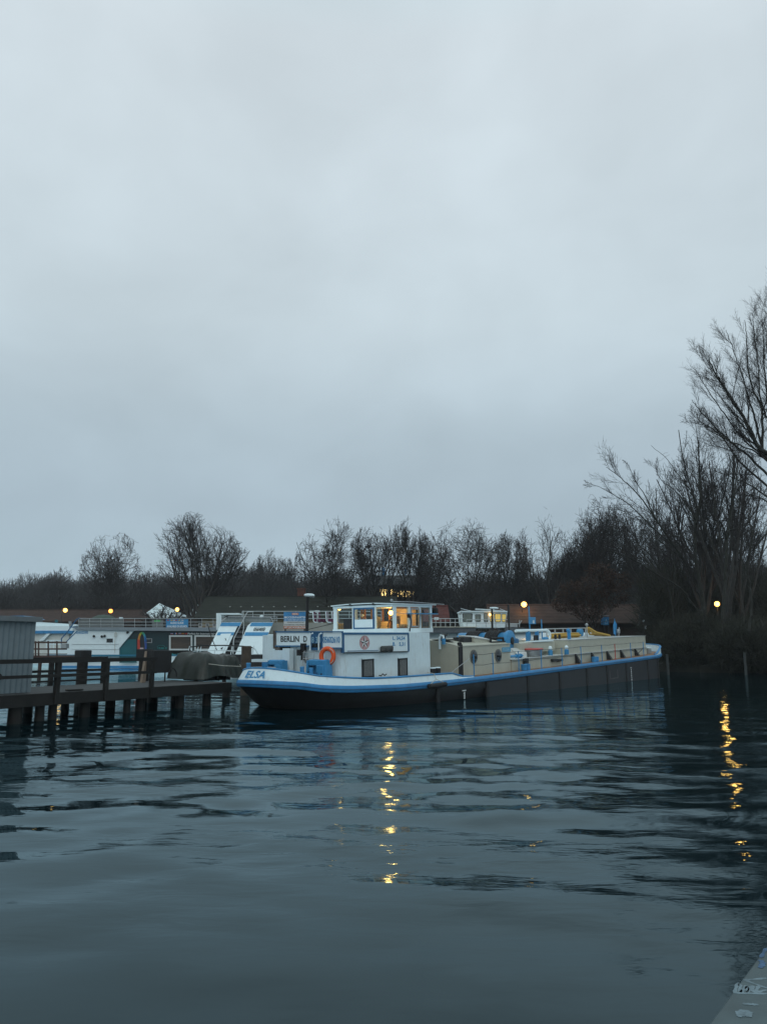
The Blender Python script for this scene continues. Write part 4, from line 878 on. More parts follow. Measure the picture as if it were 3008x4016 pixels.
mb = MB(); mb.lathe(J(ja(0, .3) - .05, .3, 1.2), -JN, [(.02, 0), (.09, .01), (.09, .04), (.02, .05)], 12); mb.build('wall_fitting', BLACK, sh)
# mooring piles behind the jetty
for px0, px1, top, lab in ((297, 345, 2550, 'thick dark mooring pile with square cap, left of the cabinet'), (541, 586, 2546, 'thick dark mooring pile beside the black cabinet')):
    n_ = JW + .45; a0, a1 = ja(px0, n_), ja(px1, n_); D_ = J((a0 + a1) / 2, n_, 0); z_ = H - (top - 2535) * D_.y / F
    t_ = thing('mooring_pile', lab, 'mooring pile', (D_.x, D_.y, 0), 'thick mooring piles behind the jetty')
    r_ = (a1 - a0) * .42; mb = MB(); mb.lathe((D_.x, D_.y, -1.5), (0, 0, 1), [(r_ * .9, 0), (r_ * .86, 1.5 + z_ - .3)], 12); mb.build('pile_shaft', WOOD, t_)
    mb = MB(); fr = lambda x, y, z: J((a0 + a1) / 2 + x, n_ + y, z); mb.box((-r_, -r_, z_ - .32), (r_, r_, z_), fr=lambda x, y, z: fr(x, y, jz(z)), bev=.03); mb.build('pile_cap', BLACK, t_)
p = at(967, 2537, 31); mb = MB(); mb.lathe((p.x, p.y, -1.5), (0, 0, 1), [(.2, 0), (.2, p.z + 1.5), (.17, p.z + 1.53)], 12); solo(mb, 'mooring_pile', mat('brown_pile', (.05, .038, .028), .85, .3, 4), 'brown round-topped pile standing before the white boat stairs', 'mooring pile')
# black cabinet on legs
n_ = 1.9; a0, a1 = ja(598, n_), ja(672, n_); D_ = J(a0, n_, 0).y
cb = thing('cabinet', 'black square cabinet on thin legs on the jetty', 'cabinet', J((a0 + a1) / 2, n_, .8))
zt_ = H - (2551 - 2535) * D_ / F; zb_ = H - (2637 - 2535) * D_ / F; zt_, zb_ = jz(zt_), jz(zb_)
mb = MB(); mb.box((a0, n_, zb_), (a1, n_ + .35, zt_), fr=J, bev=.02); mb.build('cabinet_box', BLACK, cb)
for a in (a0 + .2, a1 - .12):
    mb = MB(); mb.tube([J(a, n_ + .17, .8), J(a, n_ + .17, zb_)], .025, 6); mb.build('leg', BLACK, cb)
mb = MB(); mb.tube([J(a1 - .05 - .2 * math.cos(u), n_ - .1, .95 + .2 * math.sin(u) * 1.3) for u in np.linspace(0, PI, 9)], .02, 5); solo(mb, 'hose_loop', BLACK, 'black hose hanging in a loop below the cabinet', 'hose')
mb = MB(); a = ja(588, n_); mb.hexa([J(a - .05, n_ + .3, .8), J(a + .1, n_ + .3, .8), J(a + .1, n_ + .4, .8), J(a - .05, n_ + .4, .8), J(a + .1, n_ + .3, 1.75), J(a + .2, n_ + .3, 1.72), J(a + .2, n_ + .4, 1.72), J(a + .1, n_ + .4, 1.75)]); solo(mb, 'leaning_board', mat('pale_board', (.22, .17, .13), .7, .2), 'pale narrow board leaning against the cabinet', 'board')
# tarpaulin-covered stack
n0, n1 = .9, 2.5; a0, a1 = ja(656, n1), ja(946, n0)
NX, NY = 46, 26; vs = []
for j in range(NY + 1):
    for i in range(NX + 1):
        u, v = i / NX, j / NY
        a = a0 + (a1 - a0) * u; n = n0 - .12 + (n1 - n0 + .24) * v
        eu = min(u / .2, (1 - u) / .12, 1); ev = min(v / .2, (1 - v) / .2, 1); e = max(0, min(eu, ev))
        hgt = (.8 + .06 * math.sin(u * 5 + 1) + .05 * u) * (1 - (1 - e) ** 2.6)
        fold = .022 * math.sin(19 * u + 9 * v + 3 * math.sin(7 * v + 4 * u)) + .014 * math.sin(37 * u - 15 * v + 2 * math.sin(9 * u)) + .03 * math.sin(9 * u + 17 * v)
        bow = .06 * math.sin(9 * u) * (1 - e)
        hang = .05 + .1 * max(0, math.sin(u * 4.5 - .2))
        vs.append(J(a + fold * .6 + bow, n + fold * (1 - e) * 1.9, .82 + max(hang * (1 - e), hgt) + fold * 1.1 * e))
fs = [(j * (NX + 1) + i, j * (NX + 1) + i + 1, (j + 1) * (NX + 1) + i + 1, (j + 1) * (NX + 1) + i) for j in range(NY) for i in range(NX)]
tp = thing('covered_stack', 'long low stack under a wrinkled dark green tarpaulin on the jetty', 'covered stack', J((a0 + a1) / 2, 1.7, .8))
mb = MB(); mb.add(vs, fs, 0, True); mb.build('tarpaulin', TARP, tp)
mb = MB(); mb.box((a0 + .45, n0 + .25, .81), (a1 - .3, n1 - .25, 1.25), fr=J, bev=.05)
for a in np.arange(a0 + .4, a1 - .3, .55): mb.box((a, n0 + .15, .81), (a + .1, n0 + .25, 1.0), fr=J)
mb.build('stack_core', WOOD, tp)
mb = MB(); mb.tube([J(a0 + .2, n0 - .12, 1.35), J(a0 + .9, n0 - .16, 1.28), J(a0 + 1.8, n0 - .15, 1.24), J(a1 - .2, n0 - .1, 1.3)], .012, 5); mb.build('tie_rope', ROPE, tp)

# ------------------------------------------------------------------ street lamps
def lamp(px, py, Y, rball, lab, m, energy, col, polepx=None, z0=.56, glow=True):
    p = at(px, py, Y); pp = at(polepx or px, py, Y)
    t_ = thing('street_lamp', lab, 'street lamp', (pp.x, pp.y, z0), 'lit street lamps along the shore')
    mb = MB(); mb.tube([(pp.x, pp.y, z0), (pp.x, pp.y, p.z - rball * .6)], [.07, .045], 7)
    if abs(pp.x - p.x) > .1: mb.tube([(pp.x, pp.y, p.z - rball * .6), (pp.x, pp.y, p.z + rball), (p.x, p.y, p.z + rball * 1.1)], .04, 6)
    mb.build('pole', DARKM, t_)
    mb = MB(); mb.ball(p, rball, 14); mb.build('lamp_globe', m, t_)
    mb = MB(); mb.lathe(p + Vector((0, 0, rball * .95)), (0, 0, 1), [(rball * .7, 0), (rball * .5, rball * .25), (.03, rball * .35)], 12); mb.build('lamp_hood', DARKM, t_)
    if energy:
        l = bpy.data.lights.new('lamp_light', 'POINT'); l.energy = energy; l.color = col; l.shadow_soft_size = rball * 1.1
        lo = bpy.data.objects.new('lamp_light', l); COL.objects.link(lo); lo.location = p + Vector((0, -rball * 1.3, -.05))
lamp(256, 2394, 104, .27, 'yellow lit street lamp before the left red roof, leftmost of the row', BULBF, 25, (1, .55, .16), 243)
lamp(434, 2397, 104, .26, 'deep orange lit street lamp above the green dome', BULBO, 22, (1, .35, .08))
lamp(695, 2391, 112, .27, 'lit street lamp in front of the white pavilion roofs', BULBF, 60, (1, .55, .16))
lamp(2055, 2371, 86, .3, 'bright amber street lamp before the right red roof', BULBF, 80, (1, .55, .16), 2047)
lamp(2812, 2369, 64, .21, 'amber street lamp glowing among the dark trees on the right bank', BULBF, 70, (1, .5, .12))
def deadlamp(px, top, bot, Y, w_, lab, hx):
    p = at(px, top, Y); q = at(px, bot, Y); t_ = thing('street_lamp', lab, 'street lamp', (p.x, Y, -1), 'unlit street lamps between the boats')
    mb = MB(); mb.tube([(p.x, Y, -1), (p.x, Y, p.z)], [.11, .075], 8); mb.build('pole', BLACK, t_)
    mb = MB(); c0 = Vector((p.x - .08, Y, p.z + .08)); mb.lathe(c0 + Vector((-.1, 0, 0)), (1, 0, -.03), [(.02, 0), (.06, .04), (.085, w_ * .35), (.085, w_ * .75), (.05, w_ * .95), (.02, w_)], 12); mb.build('lamp_head', WHITEC, t_)
    mb = MB(); mb.lathe(c0 + Vector((w_ * .55, 0, -.06)), (0, 0, -1), [(.16, 0), (.15, .04), (.09, .08), (.02, .1)], 12); mb.build('lamp_glass', GREYM, t_)
deadlamp(1206, 2340, 2476, 40, .55, 'unlit lamp with a white oval head beside the blue sign board', 1)
deadlamp(1929, 2389, 2476, 60, .7, 'unlit lamp with a white oval head before the small white wheelhouse', 1)

# ------------------------------------------------------------------ boats in the basin behind
def ex(mb, poly, Y, dep, m=0): return mb.prism([at(px, py, Y) for px, py in poly], (0, dep, 0), m)
def rect(mb, x0, y0, x1, y1, Y, dep, m=0): return ex(mb, [(x0, y0), (x1, y0), (x1, y1), (x0, y1)], Y, dep, m)
def etext(mb, s, x0, y0, x1, y1, Y, sh=0, m=0):
    """lettering in the photo box x0..x1, y0..y1 on a wall Y metres away"""
    a = at(x0, y1, Y); b_ = at(x1, y1, Y); c = at(x0 + sh, y0, Y); mb.text(s, a, b_ - a, c - a, m, .004)
def rails(mb, x0, x1, ys, y1, Y, step, r=.022):
    """pipe railing between photo columns: rails at heights ys, posts down to y1"""
    for y in ys: mb.tube([at(x0, y, Y), at(x1, y, Y)], r, 5)
    for px in np.arange(x0, x1 + 1, step): mb.tube([at(px, ys[0], Y), at(px, y1, Y)], r, 5)
def boat(name, lab, cat, px, Y): p = at(px, 2560, Y); return thing(name, lab, cat, (p.x, Y + 2, 0))
def hullbox(mb, x0, x1, ytop, Y, dep, rake=0, m=0):
    a = at(x0, ytop, Y); b_ = at(x1, ytop, Y); z = a.z
    mb.hexa([(a.x + rake, Y, -.8), (b_.x, Y, -.8), (b_.x, Y + dep, -.8), (a.x + rake, Y + dep * .8, -.8), (a.x, Y + dep * .3, z), (b_.x, Y, z), (b_.x, Y + dep, z), (a.x, Y + dep * .7, z)], m)
# far-left white ship with a blue stripe
Y = 84; b1 = boat('passenger_ship', 'white ship with one broad blue stripe, moored farthest left behind the shed', 'ship', 160, Y)
mb = MB(); rect(mb, -260, 2455, 285, 2474, Y, 5); ex(mb, [(-260, 2440), (150, 2440), (300, 2449), (300, 2456), (-260, 2456)], Y + .3, 4.4); mb.build('upper_works', WHITEC, b1)
mb = MB(); rect(mb, -260, 2474, 283, 2485, Y - .05, 5.1); mb.build('blue_stripe', BLUE, b1)
mb = MB(); rect(mb, -260, 2485, 270, 2590, Y + .3, 4.4); mb.build('side', mat('grey_white_side', (.6, .63, .6), .6, .08), b1)  # grey-white lower side below the stripe
mb = MB(); hullbox(mb, -260, 275, 2588, Y, 5); mb.build('hull', WHITEC, b1)
mb = MB(); ex(mb, [(151, 2514), (183, 2486), (196, 2486), (168, 2514)], Y - .1, .35); mb.build('slanted_strut', WHITEC, b1)
mb = MB(); ex(mb, [(-40, 2427), (0, 2416), (90, 2415), (122, 2427)], Y + .5, 3.6); mb.build('canopy', SKYB, b1)
mb = MB(); rect(mb, 215, 2431, 224, 2442, Y + 1, .3); mb.build('vent', TEALB, b1)
# brown landing stage
Y = 58; ls = thing('landing_stage', 'red-brown landing stage with plank rails between shed and white bow', 'landing stage', at(200, 2560, Y) - Vector((0, 0, 1)))
LSM = mat('red_brown_timber', (.07, .04, .032), .8, .25, 4)
for y0, y1 in ((2517, 2523), (2543, 2549), (2564, 2567)):
    mb = MB(); rect(mb, 60, y0, 262, y1, Y, .06); mb.build('rail_plank', LSM, ls)
for px in (128, 138, 150, 188, 222):
    mb = MB(); rect(mb, px - 2, 2515, px + 3, 2572, Y - .07, .07); mb.build('rail_post', LSM, ls)
a = at(60, 2572, Y); c = at(275, 2572, Y); mb = MB(); mb.box((a.x, Y, a.z - .25), (c.x, Y + 2.2, a.z)); mb.build('platform', LSM, ls)
for px in (80, 150, 230): p = at(px, 2572, Y); mb = MB(); mb.tube([(p.x, Y + .4, -1.2), (p.x, Y + .4, p.z - .25)], .14, 8); mb.build('pile', LSM, ls)
mb = MB(); rect(mb, 238, 2525, 260, 2543, Y - .1, .5); solo(mb, 'winch_box', GREYM, 'grey machine box on the brown landing stage', 'machine')
# teal sightseeing boat with rainbow arch
Y = 68; b2 = boat('sightseeing_boat', 'white-bowed dark teal sightseeing boat with a rainbow arch and roof deck', 'boat', 480, Y)
mb = MB(); ex(mb, [(301, 2466), (526, 2473), (467, 2543), (467, 2570), (188, 2570), (196, 2546), (273, 2544), (258, 2522)], Y, 5); bowp = mb.build('bow_section', WHITEC, b2)
for y in (2526, 2546):
    mb = MB(); rect(mb, 282, y, 466, y + 1.5, Y - .04, .06); mb.build('moulding', mat('moulding_grey', (.5, .53, .54), .5, .05), bowp)
mb = MB(); etext(mb, '05602590', 297, 2475, 345, 2486, Y - .03); mb.build('registration_lettering', INKB, bowp)
mb = MB(); rect(mb, 418, 2505, 442, 2520, Y - .03, .05); mb.build('bow_window', DARKG, bowp)
mb = MB()
for px, py in ((368, 2496), (399, 2497), (410, 2495), (500, 2481)): p = at(px, py, Y - .1); mb.ball(p, .11, 8)
mb.build('dark_fittings', BLACK, bowp)
mb = MB(); p = at(454, 2482, Y - .12); mb.tube([at(454 + 5 * math.sin(a), 2490 - 9 * math.cos(a), Y - .12) for a in np.linspace(0, 2 * PI, 13)] + [at(450, 2520, Y - .12), at(450, 2562, Y - .12)], .02, 5); mb.build('mooring_rope', ROPE, bowp)
mb = MB(); hullbox(mb, 178, 900, 2570, Y - .2, 5.4, 1.2); h2 = mb.build('hull', WHITEC, b2)
mb = MB(); a = at(184, 2568, Y - .3); c = at(900, 2568, Y - .3); mb.box((a.x, Y - .33, a.z - .14), (c.x, Y - .22, a.z)); mb.build('rubbing_band', mat('teal_blue_band', (.02, .17, .28), .5, .1), h2)
a = at(200, 2607, Y - .3); mb = MB(); mb.box((a.x + .6, Y - .27, .02), (c.x, Y - .21, .24)); mb.build('boot_stripe', BLUE, h2)
mb = MB(); ex(mb, [(526, 2476), (900, 2476), (900, 2569), (468, 2569), (468, 2544)], Y + .15, 4.6); sal = mb.build('saloon', TEAL, b2)
mb = MB(); ex(mb, [(469, 2545), (500, 2508), (534, 2508), (534, 2569), (469, 2569)], Y + .14, .02); ex(mb, [(468, 2570), (536, 2570), (536, 2600), (468, 2600)], Y - .25, .03); mb.build('teal_panel', TEALB, sal)
arch_cols = [(.45, .05, .03), (.5, .2, .03), (.5, .38, .04), (.22, .4, .06), (.05, .35, .2), (.04, .3, .38), (.03, .16, .4), (.03, .08, .3)]
AM = [mat('arch_colour_' + nm, c, .5, .05) for nm, c in zip(('red', 'orange', 'yellow', 'lime', 'green', 'cyan', 'blue', 'indigo'), arch_cols)]
mb = MB(); cxp, cyp, rx, ry = 557, 2521, 18, 43
path_ = [(-1, 30)] + []
pts_o = [(540, 2552), (539, 2535)] + [(cxp - rx * math.cos(u), cyp - ry * math.sin(u)) for u in np.linspace(.15, PI - .15, 18)] + [(575, 2535), (574, 2552)]
pts_i = [(549, 2552), (549, 2537)] + [(cxp - rx * .52 * math.cos(u), cyp - (ry - 9) * math.sin(u)) for u in np.linspace(.15, PI - .15, 18)] + [(568, 2537), (568, 2552)]
nn_ = len(pts_o) - 1
for i in range(nn_):
    ex(mb, [pts_o[i], pts_o[i + 1], pts_i[i + 1], pts_i[i]], Y + .08, .05, min(7, int(i / nn_ * 8)))
mb.build('rainbow_arch', AM, sal)
mb = MB(); ex(mb, pts_i, Y + .1, .04); mb.build('doorway', INK, sal)
mb = MB(); rect(mb, 549, 2541, 562, 2549, Y + .05, .04); mb.build('small_poster', mat('pale_pink_poster', (.5, .4, .42), .6, .2, 12), sal)
for x0, x1, y0, y1, fr_ in ((663, 754, 2492, 2551, 6), (762, 858, 2492, 2551, 6), (570, 596, 2505, 2522, 2)):
    mb = MB(); rect(mb, x0, y0, x1, y0 + fr_, Y + .08, .07); rect(mb, x0, y1 - fr_, x1, y1, Y + .08, .07); rect(mb, x0, y0 + fr_, x0 + fr_, y1 - fr_, Y + .08, .07); rect(mb, x1 - fr_, y0 + fr_, x1, y1 - fr_, Y + .08, .07)
    wf = mb.build('window', mat('pale_window_frame', (.55, .6, .6), .5, .05) if fr_ > 3 else GREYM, sal)
    mb = MB(); rect(mb, x0 + fr_, y0 + fr_, x1 - fr_, y1 - fr_, Y + .12, .02); pn = mb.build('pane', mat('brown_reflection_pane', (.055, .038, .026), .2, .6, 1.3, spec=.5, stretch=(.4, 1, 3)) if fr_ > 3 else DARKG, wf)  # brown of the reflected interior is put into the large panes' colour
FLAGC = [((.05, .1, .4), (.5, .5, .5), (.4, .03, .04)), ((.03, .08, .4), (.6, .6, .6), (.5, .03, .04)), ((.6, .6, .6), (.05, .1, .4), (.4, .03, .04)), ((.4, .03, .03), (.5, .35, .03), (.4, .03, .03)), ((.4, .03, .03), (.4, .03, .03), (.4, .03, .03))]
for i, x0 in enumerate((669, 685, 700, 712, 725)):
    mb = MB()
    for k in range(3):
        if i == 1: rect(mb, x0 + k * 3.3, 2483, x0 + k * 3.3 + 3.3, 2488, Y + .1, .03, k)
        else: rect(mb, x0, 2483 + k * 1.8, x0 + 10, 2484.8 + k * 1.8, Y + .1, .03, k)
    mb.build('painted_flag', [mat('flag_%s_%s' % ('first second third fourth fifth'.split()[i], 'abc'[k]), FLAGC[i][k], .6, .05) for k in range(3)], sal)
mb = MB(); etext(mb, 'Perfect for International Guests', 737, 2482, 872, 2489, Y + .1); mb.build('slogan_lettering', INKW, sal)
mb = MB(); etext(mb, '19,80 €', 619, 2539, 655, 2547, Y + .1); mb.tube([at(632 + 16 * math.cos(u), 2539 - 8 * math.sin(u), Y + .1) for u in np.linspace(.2, PI, 9)], .012, 4); etext(mb, 'EVA', 674, 2556, 735, 2568, Y + .1); mb.build('price_lettering', mat('teal_lettering', (.02, .25, .24), .5, .05), sal)
mb = MB(); ex(mb, [(290, 2461), (900, 2461), (900, 2477), (566, 2474), (526, 2474), (296, 2470)], Y - .2, 5.4); rfd = mb.build('roof_deck', mat('blue_grey_deck_edge', (.2, .24, .27), .5, .1), b2)
mb = MB(); rails(mb, 308, 920, (2426, 2440, 2452), 2462, Y, 44); rails(mb, 308, 920, (2426, 2440, 2452), 2462, Y + 4.8, 44); mb.build('roof_railing', GALV, rfd)
mb = MB(); rect(mb, 309, 2428, 482, 2461, Y + .06, .03); rect(mb, 596, 2430, 640, 2461, Y + .06, .03); mb.build('railing_screen', mat('grey_mesh_screen', (.16, .175, .175), .7, .2, 12), rfd)
bn = None
mb = MB(); rect(mb, 651, 2429, 738, 2465, Y - .1, .04); bn = mb.build('banner', SKYB, rfd)
mb = MB(); etext(mb, 'AUDIO GUIDE', 668, 2439, 720, 2448, Y - .103); etext(mb, 'AVAILABLE ON BOARD!', 655, 2453, 734, 2461, Y - .103); mb.build('banner_lettering', INKW, bn)
mb = MB()
for i, x0 in enumerate((655, 669, 679, 687, 699, 712)): rect(mb, x0, 2431, x0 + 8, 2435, Y - .11, .005, i % 3)
mb.build('banner_flags', [MATS['flag_fourth_a'], MATS['flag_fourth_b'], MATS['flag_first_b']], bn)
mb = MB(); rect(mb, 605, 2432, 628, 2441, Y + .02, .03); mb.build('green_notice', mat('green_notice', (.06, .4, .12), .5, .1), rfd)
mb = MB(); rails(mb, 182, 240, (2512, 2528), 2546, Y + .3, 14, .035); mb.tube([at(182, 2548, Y), at(205, 2512, Y)], .05, 5); mb.build('bow_ladder', WHITEC, b2)
mb = MB(); mb.tube([at(240, 2540, Y), at(241, 2505, Y), at(265, 2478, Y), at(300, 2430, Y), at(312, 2424, Y)], .05, 6); mb.tube([at(256, 2522, Y), at(300, 2478, Y)], .04, 5); mb.tube([at(272, 2460, Y), at(300, 2461, Y)], .04, 5); mb.build('bow_handrail', BLUED, b2)
mb = MB(); ex(mb, [(269, 2437), (278, 2437), (277, 2452), (272, 2460), (270, 2452)], Y, .3); mb.build('searchlight', GREYM, b2)
mb = MB(); p = at(408, 2428, Y + 3); mb.lathe(p, (0, 0, 1), [(1.05, 0), (.95, .15), (.6, .32), (.05, .4)], 20); solo(mb, 'covered_table', mat('green_canvas', (.06, .085, .07), .8, .2), 'green canvas dome on the teal boat roof deck', 'cover')
mb = MB(); rect(mb, 467, 2421, 478, 2429, Y + 2, .3); solo(mb, 'white_box', WHITEC, 'tiny white box on the railing end of the teal boat', 'box')
# white and blue ship with stairs on its bow
Y = 46; b3 = boat('passenger_ship', 'white and blue ship with bow stairs numbered 05604000 and a railed top deck', 'ship', 1000, Y)
def pan(mb, pts, th=.25, m=0):
    """panel on the raked bow: photo points with their own depth"""
    P = [at(x, y, Y + (2568 - y) / 126 * 1.3) for x, y in pts]; return mb.prism(P, (.0, th, .03), m)
mb = MB(); pan(mb, [(808, 2568), (880, 2567), (932, 2455), (950, 2442), (869, 2442)]); pl = mb.build('bow_panel', WHITEC, b3)
mb = MB(); pan(mb, [(922, 2567), (1078, 2566), (1078, 2490), (1050, 2490), (1071, 2442), (985, 2442), (971, 2455)]); pr = mb.build('bow_panel', WHITEC, b3)
def pstripe(x0, y0, x1, y1, sl, par, right=None):
    mb = MB(); P = [(x0, y0), (x1, y0), (x1 + sl * (y1 - y0), y1), (x0 + sl * (y1 - y0), y1)]
    Q = [at(x, y, Y - .03 + (2568 - y) / 126 * 1.3) for x, y in P]; mb.prism(Q, (0, .02, 0)); mb.build('blue_stripe', SKYB, par)
pstripe(869, 2442, 948, 2456, -.47, pl); pstripe(855, 2480, 920, 2492, -.5, pl)
pstripe(986, 2442, 1072, 2456, -.45, pr); pstripe(963, 2480, 1054, 2494, -.4, pr)
mb = MB(); a = at(992, 2475, Y - .05 + .96); b_ = at(1037, 2475, Y - .05 + .96); c = at(998, 2461, Y - .05 + 1.1); mb.text('05604000', a, b_ - a, c - a, 0, .005); mb.build('registration_lettering', INK, pr)
mb = MB(); P = [(867, 2486), (907, 2485), (870, 2566), (826, 2567)]; Q = [at(x, y, Y - .06 + (2568 - y) / 126 * 1.3) for x, y in P]; mb.prism(Q, (0, .05, 0)); mb.build('bow_hatch', WHITEC, pl)
mb = MB()
for x0, y0, x1, y1 in ((882, 2503, 888, 2512),): Q = [at(x, y, Y - .1 + (2568 - y) / 126 * 1.3) for x, y in ((x0, y0), (x0 + 2, y0), (x1, y1), (x1 - 2, y1))]; mb.prism(Q, (0, .04, 0))
mb.ball(at(869, 2544, Y + .1), .05, 8); mb.ball(at(873, 2540, Y + .1), .03, 8); mb.build('hatch_handle', BLACK, pl)
n_st = 6
st = MB(); Q = [at(x, y, Y + .25 + (2568 - y) / 126 * 1.3) for x, y in ((881, 2567), (921, 2567), (971, 2455), (932, 2455))]; st.prism(Q, (0, .1, 0)); stairs = st.build('stairs', mat('dark_stair_steel', (.05, .055, .06), .5, .2), b3)
for k in range(n_st):
    u = (k + .6) / n_st; xl = 881 + (932 - 881) * u; y = 2567 - 112 * u; yd = Y + .05 + (2568 - y) / 126 * 1.3
    mb = MB(); a = at(xl, y, yd); c = at(xl + 39, y, yd); mb.box((a.x, yd - .02, a.z - .03), (c.x, yd + .25, a.z)); mb.build('step', mat('stair_tread', (.14, .15, .155), .5, .2), stairs)
mb = MB()
hp = lambda x, y: at(x, y, Y - .15 + max(0, (2568 - y) / 126 * 1.3))
mb.tube([hp(914, 2566), hp(916, 2512), hp(918, 2504), hp(966, 2408), hp(972, 2400), hp(994, 2400)], .03, 7); mb.tube([hp(950, 2504), hp(956, 2460), hp(954, 2396)], .02, 6); mb.build('stair_handrail', GALV, b3)
# topside body running back to the right
SUP = mat('grey_beige_side', (.3, .3, .27), .6, .08, 1)
mb = MB(); a = at(865, 2412, Y + 1.6); e = at(1640, 2440, Y + 3); yb = Y + 1.55
top = at(1000, 2441, yb).z
mb.hexa([(at(880, 2441, yb).x, yb, .6), (at(1640, 2441, yb).x, yb + 2, .6), (at(1640, 2441, yb).x, yb + 7, .6), (at(880, 2441, yb).x, yb + 5, .6), (at(880, 2441, yb).x, yb, top), (at(1640, 2441, yb).x, yb + 2, top), (at(1640, 2441, yb).x, yb + 7, top), (at(880, 2441, yb).x, yb + 5, top)]); body = mb.build('saloon_side', SUP, b3)
mb = MB(); hullbox(mb, 800, 1640, 2562, Y - .2, 6, 1.4); mb.build('hull', WHITEC, b3)
mb = MB(); etext(mb, '0560', 1046, 2502, 1071, 2518, Y - .02); rect(mb, 1047, 2494, 1100, 2495, Y, .03); mb.build('side_lettering', INK, pr)
mb = MB(); rails(mb, 870, 1088, (2420, 2434), 2442, yb - .1, 27, .02)
mb.tube([hp(868, 2440), hp(890, 2420), hp(1062, 2421), hp(1071, 2440)], .03, 6); mb.build('bow_screen_frame', GREYM, b3)
mb = MB(); rect(mb, 873, 2423, 1062, 2441, yb - .05, .02); mb.build('bow_screen', mat('screen_glass', (.3, .33, .32), .2, .1, 2), b3)
mb = MB(); rails(mb, 950, 1500, (2398, 2412, 2426), 2441, yb + .1, 42, .022); rails(mb, 950, 1500, (2398, 2412, 2426), 2441, yb + 4.5, 42, .022); mb.build('top_railing', GALV, b3)
mb = MB(); rect(mb, 848, 2405, 938, 2411, Y + 3, 1.2); rect(mb, 848, 2411, 864, 2470, Y + 3, 1.2); rect(mb, 864, 2413, 868, 2460, Y + 2.9, .1); mb.build('white_portal', WHITEC, b3)
mb = MB(); ex(mb, [(883, 2420), (888, 2414), (896, 2413), (898, 2416), (888, 2421)], Y + 1, .15); solo(mb, 'perched_bird', BLACK, 'dark bird perched on the bow screen of the stair ship', 'bird')
mb = MB(); p = at(1026, 2418, yb + 1); mb.lathe(p - Vector((0, 0, .3)), (0, 0, 1), [(.12, 0), (.12, .25), (.1, .35), (.03, .42)], 10); mb.build('deck_light', WHITEC, b3)
# foredeck rail, white with black top bar
mb = MB(); mb.tube([at(740, 2566, Y - 2), at(746, 2538, Y - 2), at(800, 2532, Y - 2.6), at(880, 2532, Y - 2.8), at(950, 2535, Y - 2.6), at(990, 2540, Y - 2)], .035, 6); fr_ = mb.build('foredeck_top_bar', BLACK, b3)
mb = MB(); mb.tube([at(742, 2556, Y - 2), at(800, 2552, Y - 2.6), at(880, 2552, Y - 2.8), at(948, 2556, Y - 2.6)], .02, 5)
for px, Yq in ((738, 2), (772, 2.3), (783, 2.4), (840, 2.7), (905, 2.7), (990, 2)): mb.tube([at(px, 2568, Y - Yq), at(px + 6, 2534, Y - Yq)], .025, 5)
mb.tube([at(748, 2538, Y - 2), at(756, 2568, Y - 2)], .03, 5); mb.tube([at(988, 2568, Y - 2), at(991, 2540, Y - 2), at(1000, 2544, Y - 2), at(1013, 2566, Y - 2)], .035, 6); mb.build('foredeck_rail', WHITEC, b3)
mb = MB(); a = at(738, 2569, Y - 2); mb.hexa([(a.x, Y - 2.2, .3), (at(1080, 2569, Y).x, Y - 2.2, .3), (at(1080, 2569, Y).x, Y, .3), (a.x + 2, Y, .3), (a.x, Y - 2.2, a.z), (at(1080, 2569, Y).x, Y - 2.2, a.z), (at(1080, 2569, Y).x, Y, a.z), (a.x + 2, Y, a.z)]); mb.build('foredeck', HULLD, b3)
mb = MB(); mb.tube([at(816, 2452, Y - 1), at(829, 2500, Y - 1), at(851, 2552, Y - 1)], .025, 5); mb.build('bow_staff', BLACK, b3)
# sign board
sb_ = thing('sign_board', 'blue and white BRÜCKENFAHRTEN sign board on the ship railing', 'sign', at(1158, 2468, Y))
SY = Y - .4
mb = MB(); rect(mb, 1113, 2401, 1203, 2437, SY, .05); mb.build('blue_panel', BLUE, sb_)
mb = MB(); rect(mb, 1113, 2437, 1203, 2456, SY, .05); mb.build('white_panel', mat('dull_white_sign', (.55, .57, .56), .5, .05), sb_)
mb = MB(); rect(mb, 1112, 2456, 1203, 2467, SY, .05); mb.build('orange_panel', mat('orange_sign', (.42, .13, .06), .5, .08), sb_)
mb = MB(); rect(mb, 1145, 2404, 1171, 2413, SY - .01, .01); mb.build('logo_plate', mat('orange_logo', (.5, .15, .06), .5, .08), sb_)
mb = MB(); etext(mb, 'RIEDEL', 1147, 2406, 1169, 2411, SY - .013); etext(mb, 'BRÜCKENFAHRTEN', 1115, 2416, 1201, 2426, SY - .003); etext(mb, 'ZUR OBERBAUMBRÜCKE UND MEHR', 1115, 2429, 1201, 2434, SY - .003); etext(mb, 'MIT LIVE MODERATION', 1115, 2458, 1201, 2465, SY - .003); mb.build('sign_lettering', INKW, sb_)
mb = MB(); etext(mb, 'AB JANNOWITZBRÜCKE UND', 1126, 2439, 1191, 2444, SY - .003); etext(mb, 'SCHLOSSBRÜCKE CHARLOTTENBURG', 1115, 2448, 1201, 2453, SY - .003); mb.build('small_lettering', INK, sb_)
mb = MB()
for px in (1120, 1195): mb.tube([at(px, 2410, SY + .1), (at(px, 2410, SY).x, SY + .1, 1.2)], .04, 6)
mb.build('sign_post', DARKM, sb_)
